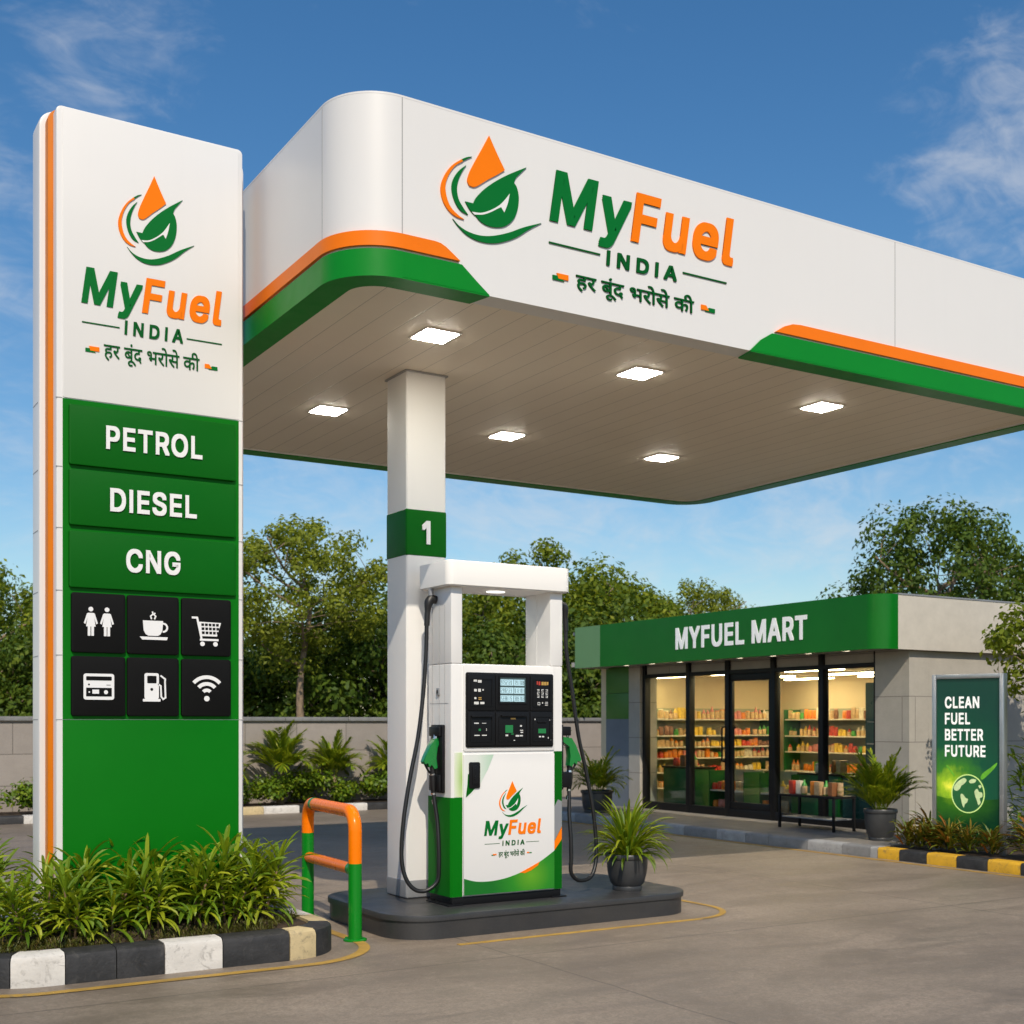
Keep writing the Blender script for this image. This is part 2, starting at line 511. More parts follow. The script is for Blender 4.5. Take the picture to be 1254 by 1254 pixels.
def prism(bm, pts, fn, n0, n1, bev=0.):
    """extrude a 2-D outline (u, v) between depths n0 and n1; fn maps (u, v, n) to a point"""
    a = [bm.verts.new(fn(u, v, n0)) for u, v in pts]
    b = [bm.verts.new(fn(u, v, n1)) for u, v in pts]
    fs = [bm.faces.new(a), bm.faces.new(b[::-1])]
    k = len(pts)
    for i in range(k):
        fs.append(bm.faces.new((a[i], b[i], b[(i + 1) % k], a[(i + 1) % k])))
    bmesh.ops.recalc_face_normals(bm, faces=fs)
    if bev > 0:
        es = [e for e in fs[1].edges]
        bmesh.ops.bevel(bm, geom=es, offset=bev, segments=2, affect='EDGES', profile=.6)
    return bm


def rrect(x0, y0, x1, y1, r, n=8, corners=(1, 1, 1, 1)):
    """rounded rectangle, counter-clockwise from lower left"""
    pts = []
    for k, (cx, cy, a0) in enumerate(((x0, y0, 180), (x1, y0, 270), (x1, y1, 0), (x0, y1, 90))):
        sx = 1 if cx == x0 else -1; sy = 1 if cy == y0 else -1
        if not corners[k]:
            pts.append((cx, cy)); continue
        ox, oy = cx + sx * r, cy + sy * r
        for i in range(n + 1):
            a = R(a0 + 90 * i / n)
            pts.append((ox + r * math.cos(a), oy + r * math.sin(a)))
    return pts


def flat(u, v, n): return (u, v, n)                       # plan outline, n = height


def front(Y): return lambda u, v, n: (u, Y - n, v)        # face looking towards -Y


def west(X, Y0=0.): return lambda u, v, n: (X - n, Y0 - u, v)   # face looking towards -X, u runs to the viewer's right


def smooth_path(pts, n=6):
    P = [Vector(p) for p in pts]
    out = []
    for i in range(len(P) - 1):
        p0 = P[max(i - 1, 0)]; p1 = P[i]; p2 = P[i + 1]; p3 = P[min(i + 2, len(P) - 1)]
        for k in range(n):
            t = k / n
            out.append(.5 * ((2 * p1) + (p2 - p0) * t + (2 * p0 - 5 * p1 + 4 * p2 - p3) * t * t + (3 * p1 - p0 - 3 * p2 + p3) * t ** 3))
    out.append(P[-1])
    return out


def tube(bm, path, rad, n=12, cap=True):
    P = [Vector(p) for p in path]
    k = len(P)
    rs = rad if isinstance(rad, (list, tuple)) else [rad] * k
    rings = []
    up = None
    for i in range(k):
        t = (P[min(i + 1, k - 1)] - P[max(i - 1, 0)]).normalized()
        if up is None:
            up = t.orthogonal().normalized()
        else:
            up = (up - t * up.dot(t))
            up = up.normalized() if up.length > 1e-6 else t.orthogonal().normalized()
        b = t.cross(up)
        rings.append([bm.verts.new(P[i] + (up * math.cos(2 * math.pi * j / n) + b * math.sin(2 * math.pi * j / n)) * rs[i]) for j in range(n)])
    for i in range(k - 1):
        for j in range(n):
            bm.faces.new((rings[i][j], rings[i][(j + 1) % n], rings[i + 1][(j + 1) % n], rings[i + 1][j]))
    if cap:
        bm.faces.new(rings[0][::-1]); bm.faces.new(rings[-1])
    return bm


def lathe(bm, prof, c, n=32):
    """prof: (radius, height) from the bottom up the outside and back inside"""
    rings = []
    for r, z in prof:
        if r < 1e-5:
            rings.append([bm.verts.new((c[0], c[1], c[2] + z))])
        else:
            rings.append([bm.verts.new((c[0] + r * math.cos(2 * math.pi * j / n), c[1] + r * math.sin(2 * math.pi * j / n), c[2] + z)) for j in range(n)])
    for a, b in zip(rings, rings[1:]):
        for j in range(n):
            q = []
            for ring, jj in ((a, j), (a, (j + 1) % n), (b, (j + 1) % n), (b, j)):
                v = ring[jj % len(ring)]
                if v not in q: q.append(v)
            if len(q) > 2: bm.faces.new(q)
    return bm


def disc(cu, cv, r, n=24, ry=None):
    ry = ry or r
    return [(cu + r * math.cos(2 * math.pi * i / n), cv + ry * math.sin(2 * math.pi * i / n)) for i in range(n)]


def spline2(pts, n=5, closed=True):
    k = len(pts); out = []
    for i in range(k if closed else k - 1):
        p0, p1, p2, p3 = (Vector(pts[(i + d) % k] if closed else pts[min(max(i + d, 0), k - 1)]) for d in (-1, 0, 1, 2))
        for j in range(n):
            t = j / n
            q = .5 * ((2 * p1) + (p2 - p0) * t + (2 * p0 - 5 * p1 + 4 * p2 - p3) * t * t + (3 * p1 - p0 - 3 * p2 + p3) * t ** 3)
            out.append((q.x, q.y))
    return out


# ------------------------------------------------------------------ lettering
_TXT = {}
# outlines of the capitals and letters used on the signs: advance, then closed Bezier loops (handle, point, handle ...)
GLYPHS = {
    'M': (628, [[81,0,60,0,60,170,60,339,60,509,91,509,121,509,152,509,193,402,235,294,277,187,280,180,284,170,287,159,291,148,295,136,299,123,303,110,307,97,311,84,315,71,319,59,322,49,317,49,312,49,307,49,310,59,314,70,318,83,322,95,326,108,330,121,334,134,338,147,342,158,346,170,349,179,352,187,394,294,435,402,476,509,507,509,537,509,568,509,568,339,568,170,568,0,547,0,525,0,504,0,504,97,504,194,504,291,504,302,504,314,504,327,505,340,505,354,505,369,505,383,506,398,506,413,506,428,507,443,507,457,509,457,511,457,513,457,508,441,503,426,498,409,492,393,487,378,482,363,477,348,472,334,467,322,463,309,459,299,456,291,418,194,380,97,342,0,323,0,305,0,286,0,248,97,209,194,170,291,167,299,163,309,159,321,155,333,150,346,145,361,140,376,135,391,129,408,124,424,118,441,112,457,114,457,117,457,119,457,119,444,120,431,120,416,120,401,121,387,121,372,121,357,121,342,122,328,122,315,122,302,122,291,122,194,122,97,122,0,101,0]]),
    'y': (389, [[51,-140,47,-139,52,-121,57,-103,61,-86,65,-86,68,-87,71,-87,83,-90,94,-91,104,-89,114,-87,122,-82,130,-74,138,-66,145,-53,151,-36,155,-24,159,-13,163,-1,114,126,66,252,17,379,40,379,62,379,84,379,111,305,138,230,165,155,174,132,181,109,187,87,193,64,199,42,206,21,198,21,191,21,184,21,190,42,196,64,202,87,209,110,216,132,224,155,251,230,278,305,305,379,327,379,349,379,371,379,316,234,260,88,204,-58,196,-78,187,-94,177,-107,166,-120,153,-129,139,-136,125,-142,109,-145,91,-145,81,-145,72,-144,65,-143,57,-142]]),
    'F': (410, [[82,0,60,0,60,170,60,339,60,509,163,509,266,509,369,509,369,490,369,471,369,452,288,452,206,452,125,452,125,394,125,336,125,278,198,278,272,278,346,278,346,259,346,240,346,221,272,221,198,221,125,221,125,147,125,74,125,0,103,0]]),
    'u': (410, [[211,-5,182,-5,157,-5,134,0,115,11,95,21,80,37,69,59,58,80,53,107,53,139,53,219,53,299,53,379,73,379,93,379,114,379,114,301,114,222,114,144,114,114,121,91,137,75,152,58,173,50,200,50,218,50,235,54,249,62,264,70,275,81,283,97,292,112,296,131,296,153,296,228,296,304,296,379,316,379,337,379,357,379,357,253,357,126,357,0,337,0,318,0,298,0,298,31,298,61,298,92,301,92,304,92,307,92,295,57,279,32,257,17,235,2]]),
    'e': (404, [[238,-8,212,-8,175,-8,143,0,117,16,90,33,70,56,56,85,41,114,34,148,34,187,34,226,41,260,55,290,69,319,89,343,115,359,141,376,171,384,205,384,226,384,246,381,266,374,285,367,303,356,319,341,335,326,348,306,357,282,366,258,371,228,371,194,371,186,371,178,371,169,371,169,310,169,310,169,310,169,310,202,310,202,310,227,306,249,298,269,290,288,278,303,263,314,247,325,228,330,205,330,182,330,163,325,146,313,130,302,118,288,109,270,100,251,96,232,96,211,96,200,96,189,96,178,96,150,101,126,110,106,120,87,134,72,151,61,168,51,189,46,212,46,228,46,241,48,254,53,266,57,277,64,285,73,294,82,301,93,306,105,325,101,345,96,365,91,359,71,349,54,335,39,321,24,303,13,283,4,262,-4],[72,221,72,221,72,221,366,221,366,221,366,221,366,169,366,169,366,169,72,169,72,169,72,169]]),
    'l': (189, [[147,-2,139,-2,110,-2,88,5,74,20,60,35,53,57,53,84,53,226,53,367,53,509,73,509,93,509,114,509,114,372,114,235,114,99,114,81,116,69,120,62,125,55,133,52,146,52,152,52,157,52,160,53,164,53,167,54,170,54,173,37,177,20,181,3,175,1,169,0,162,-1,154,-2]]),
    'N': (523, [[82,0,60,0,60,170,60,339,60,509,85,509,111,509,136,509,205,400,274,291,343,183,349,174,355,164,363,151,370,138,379,123,388,107,396,90,405,73,414,55,411,55,408,54,405,54,403,72,401,90,401,108,400,126,399,142,399,157,399,172,399,185,399,195,399,300,399,404,399,509,420,509,442,509,463,509,463,339,463,170,463,0,438,0,412,0,387,0,325,97,264,193,202,290,194,303,186,316,177,331,169,345,159,362,148,381,137,400,123,424,108,452,111,453,115,453,119,454,120,428,121,405,122,384,123,362,124,344,124,328,125,312,125,300,125,291,125,194,125,97,125,0,103,0]]),
    'D': (502, [[271,0,219,0,178,0,137,0,96,0,96,19,96,38,96,57,136,57,175,57,215,57,256,57,291,65,318,81,345,97,366,119,379,149,392,179,399,214,399,255,399,296,392,331,379,361,366,390,346,412,320,428,293,444,260,452,221,452,178,452,136,452,93,452,93,471,93,490,93,509,137,509,181,509,225,509,275,509,317,499,353,478,388,458,415,429,433,391,452,353,462,308,462,255,462,202,452,157,433,119,414,81,387,51,351,31,314,10],[103,509,125,509,125,339,125,170,125,0,103,0,82,0,60,0,60,170,60,339,60,509,82,509]]),
    'A': (480, [[39,0,16,0,78,170,140,339,201,509,226,509,251,509,276,509,338,339,401,170,463,0,440,0,418,0,395,0,359,101,323,202,287,302,281,321,273,344,264,372,255,400,245,435,232,478,236,478,241,478,245,478,233,435,222,399,213,371,204,343,196,320,191,302,155,202,120,101,85,0,62,0],[197,142,110,142,110,161,110,180,110,199,197,199,283,199,370,199,370,180,370,161,370,142,283,142]]),
    'P': (445, [[60,0,60,0,60,0,60,509,60,509,60,509,125,509,125,509,125,509,125,0,125,0,125,0],[100,509,100,509,100,509,235,509,235,509,274,509,307,502,332,487,358,473,377,454,390,430,402,405,409,378,409,348,409,317,402,290,390,265,377,241,358,222,332,207,307,193,274,186,235,186,193,186,151,186,109,186,109,205,109,224,109,242,150,242,191,242,233,242,259,242,281,247,297,256,313,265,325,278,333,294,341,310,344,328,344,348,344,368,341,386,333,402,325,417,313,430,297,439,280,448,259,452,232,452,232,452,100,452,100,452,100,452]]),
    'E': (419, [[165,0,60,0,60,170,60,339,60,509,164,509,268,509,372,509,372,490,372,471,372,452,290,452,207,452,125,452,125,396,125,341,125,286,202,286,278,286,355,286,355,267,355,248,355,229,278,229,202,229,125,229,125,172,125,114,125,57,208,57,292,57,375,57,375,38,375,19,375,0,270,0]]),
    'T': (449, [[85,452,32,452,32,471,32,490,32,509,160,509,288,509,417,509,417,490,417,471,417,452,363,452,310,452,257,452,257,301,257,151,257,0,235,0,214,0,193,0,193,151,193,301,193,452,139,452]]),
    'R': (449, [[60,0,60,0,60,0,60,509,60,509,60,509,125,509,125,509,125,509,125,0,125,0,125,0],[100,509,100,509,100,509,236,509,236,509,275,509,307,502,333,489,359,475,378,457,390,433,403,410,409,382,409,352,409,321,403,295,390,271,378,248,359,230,333,217,307,204,275,198,236,198,189,198,143,198,96,198,96,217,96,236,96,255,142,255,188,255,234,255,260,255,281,259,298,267,314,275,326,286,334,300,341,315,345,332,345,352,345,372,341,390,334,405,326,420,314,431,298,440,281,448,259,452,233,452,233,452,100,452,100,452,100,452],[378,0,353,0,312,76,271,153,230,229,254,229,279,229,303,229,344,153,386,76,428,0,403,0]]),
    'O': (533, [[311,-7,267,-7,223,-7,184,4,150,25,116,46,90,76,70,115,50,154,40,201,40,254,40,308,50,354,70,393,90,432,116,462,150,484,184,505,223,516,267,516,311,516,350,505,384,484,418,462,444,432,464,393,483,354,493,308,493,254,493,201,483,154,464,115,444,76,418,46,384,25,350,4],[236,53,267,53,297,53,325,61,349,76,374,91,394,114,408,144,423,174,430,211,430,254,430,298,423,335,408,365,394,395,374,417,349,433,325,448,297,456,267,456,236,456,209,448,184,433,159,417,140,394,125,364,111,334,103,297,103,254,103,211,111,174,125,144,140,114,159,92,184,76,209,61]]),
    'S': (447, [[263,-9,224,-9,187,-9,155,-3,128,9,100,21,79,38,64,60,49,82,40,107,38,137,60,137,82,137,104,137,106,117,112,101,123,88,134,75,149,65,166,59,184,52,203,49,224,49,247,49,268,53,286,60,304,68,319,78,329,92,340,105,346,121,346,139,346,155,341,169,332,179,323,189,311,198,296,205,281,211,264,217,245,222,224,228,204,234,184,239,142,251,109,268,86,289,63,311,52,339,52,372,52,401,60,426,75,448,90,469,111,486,138,498,164,510,194,516,227,516,261,516,290,510,316,498,342,486,362,469,377,449,392,428,400,404,401,378,380,378,358,378,337,378,335,403,323,423,302,437,281,451,256,459,225,459,203,459,184,455,167,448,151,441,138,431,129,418,120,406,115,391,115,376,115,358,120,344,131,334,142,323,154,314,169,308,184,302,199,297,212,293,230,289,247,284,264,279,279,275,295,270,312,264,328,257,344,248,359,238,373,227,385,214,395,198,404,181,408,162,408,139,408,111,401,86,386,64,372,41,351,24,323,11,296,-2]]),
    'C': (510, [[293,-7,267,-7,223,-7,184,4,150,25,116,46,89,76,70,115,50,154,40,201,40,254,40,308,50,354,70,393,89,432,116,462,150,484,184,505,223,516,267,516,293,516,317,512,340,504,363,497,384,486,402,471,420,457,436,439,448,418,460,398,468,374,473,348,451,348,430,348,408,348,404,366,398,381,389,395,381,408,370,419,357,428,345,438,331,444,315,449,300,454,284,456,267,456,236,456,208,448,184,432,159,417,139,394,125,364,111,334,103,297,103,254,103,211,111,175,125,145,140,115,159,92,184,76,209,61,236,53,267,53,284,53,300,55,315,60,331,65,345,71,357,81,370,90,381,101,389,114,398,128,404,143,408,160,430,160,451,160,473,160,469,135,460,111,448,91,436,70,421,52,402,38,384,23,363,12,341,5,318,-3]]),
    'G': (520, [[309,-7,269,-7,223,-7,184,4,149,25,115,46,88,77,69,116,50,155,40,201,40,254,40,308,50,354,69,393,88,432,115,462,149,484,183,505,221,516,265,516,292,516,317,512,340,504,364,496,385,484,403,469,422,454,437,437,449,416,461,396,470,373,474,349,452,349,430,349,408,349,403,365,396,380,387,393,379,406,368,417,356,427,344,436,330,444,315,448,300,453,283,456,265,456,235,456,208,448,183,432,159,417,139,394,125,364,111,334,103,297,103,254,103,211,111,175,125,145,140,115,159,92,184,76,209,61,237,53,269,53,297,53,323,59,345,71,367,83,384,101,396,123,409,146,415,172,415,202,421,201,428,200,434,199,384,199,333,199,283,199,283,218,283,237,283,256,348,256,413,256,478,256,478,237,478,219,478,200,478,158,469,122,451,91,433,60,408,36,377,19,345,2]]),
    'B': (456, [[122,0,60,0,60,170,60,339,60,509,120,509,181,509,241,509,276,509,306,503,329,491,352,479,369,462,381,442,392,422,398,399,398,374,398,352,394,334,387,320,379,306,369,294,356,286,344,277,330,271,315,267,315,265,315,264,315,262,331,261,347,255,363,245,379,235,392,221,402,203,413,185,418,163,418,136,418,111,412,87,400,67,388,46,370,30,344,18,319,6,287,0,247,0,184,0],[125,115,125,57,165,57,205,57,245,57,284,57,313,65,330,80,347,95,355,114,355,137,355,154,351,170,342,184,334,198,321,209,306,218,290,227,271,231,248,231,207,231,166,231,125,231,125,173],[125,341,125,285,162,285,200,285,238,285,257,285,273,289,288,296,303,303,315,313,323,326,332,339,336,355,336,372,336,395,328,414,313,429,297,444,273,452,240,452,202,452,163,452,125,452,125,396]]),
    'Y': (472, [[225,0,203,0,203,69,203,139,203,208,141,308,79,409,16,509,41,509,66,509,91,509,125,454,159,399,192,344,203,326,213,309,222,292,231,275,240,255,250,230,241,230,232,230,224,230,233,255,242,276,251,293,260,310,270,327,280,344,314,399,347,454,381,509,406,509,430,509,455,509,393,409,330,308,268,208,268,139,268,69,268,0,247,0]]),
    'U': (517, [[299,-8,259,-8,219,-8,184,0,154,15,124,31,101,53,85,80,68,107,60,138,60,173,60,285,60,397,60,509,81,509,103,509,124,509,124,399,124,288,124,178,124,154,130,132,141,113,152,94,167,79,187,68,207,57,231,52,259,52,287,52,311,57,331,68,351,79,366,94,377,113,387,132,393,154,393,178,393,288,393,399,393,509,414,509,436,509,457,509,457,397,457,285,457,173,457,138,449,107,433,80,416,53,393,31,363,15,334,0]]),
    'L': (393, [[160,0,60,0,60,170,60,339,60,509,82,509,103,509,125,509,125,358,125,208,125,57,203,57,282,57,361,57,361,38,361,19,361,0,261,0]]),
    'I': (184, [[60,0,60,0,60,0,124,0,124,0,124,0,124,509,124,509,124,509,60,509,60,509,60,509]]),
    '1': (350, [[150,0,150,0,150,0,214,0,214,0,214,0,214,509,214,509,214,509,160,509,160,509,160,509,40,399,40,399,40,399,40,324,40,324,40,324,150,414,150,414,150,414]]),
}


def text_data(s, bold, shear, space):
    """filled, one unit deep mesh of a line of lettering; bold thickens every stroke by that much on each side"""
    key = (s, bold, shear, space)
    if key not in _TXT:
        own = all(ch in GLYPHS or ch == ' ' for ch in s)
        if own:
            v0, f0 = [], []; pen = 0.
            for ch in s:
                if ch == ' ': pen += .26 * space; continue
                adv, loops = GLYPHS[ch]
                polys = []
                for lp in loops:
                    B_ = [lp[q:q + 6] for q in range(0, len(lp), 6)]; pts = []
                    for a, b in zip(B_, B_[1:] + B_[:1]):
                        p0, p1, p2, p3 = Vector((a[2], a[3])), Vector((a[4], a[5])), Vector((b[0], b[1])), Vector((b[2], b[3]))
                        ch_ = p3 - p0
                        straight = ch_.length < 1e-6 or (abs(ch_.cross(p1 - p0)) < 1.5 * ch_.length and abs(ch_.cross(p2 - p0)) < 1.5 * ch_.length)
                        for q in range(1 if straight else 6):
                            t = q / 6
                            w = p0 if straight else p0 * (1 - t) ** 3 + p1 * 3 * t * (1 - t) ** 2 + p2 * 3 * t * t * (1 - t) + p3 * t ** 3
                            if not pts or (w - pts[-1]).length > .5: pts.append(w)
                    if (pts[0] - pts[-1]).length < .5: pts.pop()
                    polys.append([Vector((w.x / 1000 + pen, w.y / 1000, 0)) for w in pts])
                area = lambda pl: sum(a.x * b.y - b.x * a.y for a, b in zip(pl, pl[1:] + pl[:1])) / 2
                outer = [pl for pl in polys if area(pl) < 0 or len(polys) == 1 or ch in 'I1']; holes = [pl for pl in polys if pl not in outer]
                for m, pl0 in enumerate(outer):
                    piece = [pl0] + (holes if m == 0 else [])
                    tris = tessellate_polygon(piece)
                    flat_ = [w for pl in piece for w in pl]; m_ = len(flat_); b0 = len(v0)
                    v0 += [(w.x, w.y, -.5) for w in flat_] + [(w.x, w.y, .5 + m * .003) for w in flat_]     # overlapping strokes: each a hair prouder
                    f0 += [tuple(b0 + m_ + i for i in t) for t in tris]
                    st_ = b0
                    for pl in piece:
                        k_ = len(pl)
                        f0 += [(st_ + i, st_ + (i + 1) % k_, st_ + m_ + (i + 1) % k_, st_ + m_ + i) for i in range(k_)]; st_ += k_
                pen += adv / 1000 + 2 * bold + (space - 1) * .3
        else:
            cu = bpy.data.curves.new("letters", 'FONT'); cu.body = s; cu.space_character = space; cu.size = 1.0
            cu.resolution_u = 5; cu.extrude = .5
            o = bpy.data.objects.new("letters", cu); col.objects.link(o)
            dg = bpy.context.evaluated_depsgraph_get(); dg.update()
            me = bpy.data.meshes.new_from_object(o.evaluated_get(dg))
            v0 = [tuple(v.co) for v in me.vertices]; f0 = [tuple(p.vertices) for p in me.polygons]
            bpy.data.objects.remove(o); bpy.data.curves.remove(cu); bpy.data.meshes.remove(me)
        vs, fs, k = [], [], 0
        for dx in ((-1, 0, 1) if bold else (0,)):
            for dy in ((-1, 0, 1) if bold else (0,)):
                b = len(vs)
                vs += [(x + dx * bold + (y + dy * bold) * shear, y + dy * bold, z, k) for x, y, z in v0]
                fs += [tuple(i + b for i in f) for f in f0]; k += 1
        _TXT[key] = (vs, fs)
    return _TXT[key]


def letters(bm, s, u0, u1, v0, height, fn, n0, n1, off=.0, shear=0., space=1., whole=False):
    """write s from u0 to u1; height = capital height above the baseline v0 (whole: of the full ink)"""
    vs, fs = text_data(s, off, shear, space)
    xs = [v[0] for v in vs]; ys = [v[1] for v in vs]
    x0, x1 = min(xs), max(xs)
    if whole: y0, yh = min(ys), max(ys) - min(ys)
    else:
        hv = [v[1] for v in text_data('I', off, 0., 1.)[0]]; y0, yh = min(hv), max(hv) - min(hv)
    nv = []
    for x, y, z, k in vs:
        top = n1 + k * .00012
        nv.append(bm.verts.new(fn(u0 + (x - x0) / (x1 - x0) * (u1 - u0), v0 + (y - y0) / yh * height, n0 + (z + .5) * (top - n0))))
    new = []
    for f in fs:
        try: new.append(bm.faces.new([nv[i] for i in f]))
        except ValueError: pass
    bmesh.ops.recalc_face_normals(bm, faces=new)
    return bm


# the drop-and-leaf emblem, in a frame of 1000 x 1000 units
EMB = {
    'drop': [(466, 1000), (510, 916), (564, 818), (622, 720), (543, 655), (450, 586), (361, 512), (315, 487), (272, 490), (254, 529), (272, 604), (322, 713), (404, 874)],
    'arc': [(196, 712), (106, 633), (37, 527), (0, 410), (15, 302), (72, 217), (146, 174), (224, 166), (166, 192), (99, 243), (57, 326), (44, 431), (74, 538), (136, 636), (211, 697)],
    'arc_tip': [(300, 764), (247, 744), (199, 713), (211, 699), (247, 727)],
    'crescent': [(244, 672), (174, 603), (119, 509), (104, 419), (129, 320), (186, 244), (262, 217), (214, 272), (169, 341), (154, 429), (169, 519), (206, 606)],
    'leaf': [(844, 804), (751, 747), (653, 684), (536, 598), (427, 500), (345, 402), (312, 335), (234, 335), (267, 284), (300, 251), (338, 225), (386, 184), (463, 161), (554, 169), (637, 204), (711, 281), (753, 388), (764, 499), (745, 586), (716, 625), (735, 676), (785, 736)],
    'vein': [(297, 253), (386, 264), (476, 309), (556, 368), (611, 427), (671, 511), (650, 412), (616, 322), (585, 363), (562, 350), (481, 293), (404, 252), (322, 233)],
    'swoosh': [(114, 148), (176, 96), (259, 63), (373, 53), (502, 78), (658, 142), (817, 230), (1000, 313), (876, 226), (743, 119), (606, 44), (489, 6), (361, 0), (247, 32), (164, 93)],
}


def spline_soft(pts, n=4):
    """rounded outline that keeps the sharp tips (turns over 60 degrees)"""
    k = len(pts); out = []
    P = [Vector(p) for p in pts]
    sharp = []
    for i in range(k):
        a, b = P[i] - P[i - 1], P[(i + 1) % k] - P[i]
        sharp.append(a.length < 1e-9 or b.length < 1e-9 or a.angle(b) > R(48))
    for i in range(k):
        p1, p2 = P[i], P[(i + 1) % k]
        p0 = P[i - 1] if not sharp[i] else p1 * 2 - p2
        p3 = P[(i + 2) % k] if not sharp[(i + 1) % k] else p2 * 2 - p1
        for j in range(n):
            t = j / n
            q = .5 * ((2 * p1) + (p2 - p0) * t + (2 * p0 - 5 * p1 + 4 * p2 - p3) * t * t + (3 * p1 - p0 - 3 * p2 + p3) * t ** 3)
            out.append((q.x, q.y))
    return out


def emb_pts(key, u0, u1, v0, v1):
    return spline_soft([(u0 + x / 1000 * (u1 - u0), v0 + y / 1000 * (v1 - v0)) for x, y in EMB[key]])


def emblem(parent, fn, u0, u1, v0, v1, n0, n1):
    bm = NB()
    for k in ('leaf', 'crescent', 'arc_tip', 'swoosh'): prism(bm, emb_pts(k, u0, u1, v0, v1), fn, n0, n1)
    e = build('emblem', bm, 'logo_green', parent, smooth=False)
    bm = NB(); prism(bm, emb_pts('drop', u0, u1, v0, v1), fn, n0, n1 + .001)
    prism(bm, emb_pts('arc', u0, u1, v0, v1), fn, n0, n1 + .001)
    build('emblem_drop', bm, 'logo_orange', e, smooth=False)
    bm = NB(); prism(bm, emb_pts('vein', u0, u1, v0, v1), fn, n1 - .0008, n1 + .0012)
    build('emblem_vein', bm, 'white_print', e, smooth=False)


def rect(u0, v0, u1, v1): return [(u0, v0), (u1, v0), (u1, v1), (u0, v1)]


def wordmark(parent, fn, n0, n1, word, india, tag_line, lines, dashes):
    """word (u0,u1,base,cap), india (u0,u1,base,cap), tag_line (u0,u1,bottom,height), lines, dashes"""
    u0, u1, b, c = word
    s = u0 + (u1 - u0) * .424
    bm = letters(NB(), 'My', u0, s, b, c, fn, n0, n1, off=.023, shear=.16)
    a = build('lettering', bm, 'logo_green', parent, smooth=False)
    bm = letters(NB(), 'Fuel', s - (u1 - u0) * .007, u1, b, c, fn, n0, n1 + .001, off=.023, shear=.16)
    build('lettering', bm, 'logo_orange', parent, smooth=False)
    bm = letters(NB(), 'INDIA', india[0], india[1], india[2], india[3], fn, n0, n1, off=.024, shear=.06, space=1.5)
    build('lettering', bm, 'text_green', parent, smooth=False)
    for (x0, x1, z, t) in lines:
        build('rule_line', prism(NB(), rect(x0, z - t / 2, x1, z + t / 2), fn, n0, n1 - .001), 'text_green', parent, smooth=False)
    bm = letters(NB(), '\u0939\u0930 \u092c\u0942\u0902\u0926 \u092d\u0930\u094b\u0938\u0947 \u0915\u0940', tag_line[0], tag_line[1], tag_line[2], tag_line[3], fn, n0, n1, off=.006, whole=True)
    build('lettering', bm, 'text_green', parent, smooth=False)
    for k, (x0, x1, z, t) in enumerate(dashes):
        w = x1 - x0
        bo = prism(NB(), [(x0 + w * .35, z), (x1, z), (x1, z + t), (x0 + w * .25, z + t)] if k == 0 else [(x0, z), (x0 + w * .55, z), (x0 + w * .35, z + t), (x0, z + t)], fn, n0, n1)
        bg_ = prism(NB(), [(x0, z - t * .35), (x0 + w * .75, z - t * .35), (x0 + w * .34, z + t * .5), (x0, z + t * .5)] if k == 0 else [(x0 + w * .3, z - t * .2), (x1, z - t * .2), (x1, z + t * .65), (x0 + w * .56, z + t * .65)], fn, n0, n1 - .0008)
        d_ = build('dash_mark', bo, 'logo_orange', parent, smooth=False)
        build('dash_end', bg_, 'logo_green', d_, smooth=False)


def copy_tree(o, parent=None):
    c = o.copy(); col.objects.link(c)
    WORLD[c] = WORLD.get(o, Vector())
    if parent is not None: c.parent = parent
    for ch in [x for x in CHILD.get(o, ())]: CHILD.setdefault(c, []).append(copy_tree(ch, c))
    return c


CHILD = {}


def note_children(root):
    for o in col.objects:
        if o.parent is root:
            CHILD.setdefault(root, []).append(o); note_children(o)


ORD = ['first', 'second', 'third', 'fourth', 'fifth', 'sixth', 'seventh', 'eighth', 'ninth', 'tenth', 'eleventh', 'twelfth', 'thirteenth', 'fourteenth', 'fifteenth', 'sixteenth', 'seventeenth', 'eighteenth', 'nineteenth', 'twentieth',
       'twenty-first', 'twenty-second', 'twenty-third', 'twenty-fourth', 'twenty-fifth', 'twenty-sixth', 'twenty-seventh', 'twenty-eighth', 'twenty-ninth', 'thirtieth', 'thirty-first', 'thirty-second', 'thirty-third', 'thirty-fourth', 'thirty-fifth', 'thirty-sixth']

# ================================================================== THE SETTING
bm = NB()
gx = [-220, -40, -8, 0, 8, 20, 60, 260]
gy = [-60, -8, 0, 8, 20, 60, 380]
grid = [[bm.verts.new((x, y, 0)) for y in gy] for x in gx]
for i in range(len(gx) - 1):
    for j in range(len(gy) - 1):
        bm.faces.new((grid[i][j], grid[i + 1][j], grid[i + 1][j + 1], grid[i][j + 1]))
tag(build('ground', bm, 'forecourt', smooth=False), kind='structure')

# pavement in front of and under the shop
KX = 10.6
bm = prism(NB(), rect(KX + .15, 9.66, 17.2, 19.0), flat, -.02, .118)
tag(build('pavement', bm, 'paver', smooth=False), kind='structure')

# yellow lines painted round the two islands
def ring_strip(x0, y0, x1, y1, r, w, z0=.002, z1=.0045, keep=None):
    bm = NB()
    o = rrect(x0 - w / 2, y0 - w / 2, x1 + w / 2, y1 + w / 2, r + w / 2, 14)
    i = rrect(x0 + w / 2, y0 + w / 2, x1 - w / 2, y1 - w / 2, r - w / 2, 14)
    k = len(o)
    vo = [bm.verts.new((p[0], p[1], z1)) for p in o]; vi = [bm.verts.new((p[0], p[1], z1)) for p in i]
    for j in range(k):
        if keep and not keep(o[j], o[(j + 1) % k]): continue
        bm.faces.new((vo[j], vo[(j + 1) % k], vi[(j + 1) % k], vi[j]))
    for v in [v for v in bm.verts if not v.link_faces]: bm.verts.remove(v)
    return bm


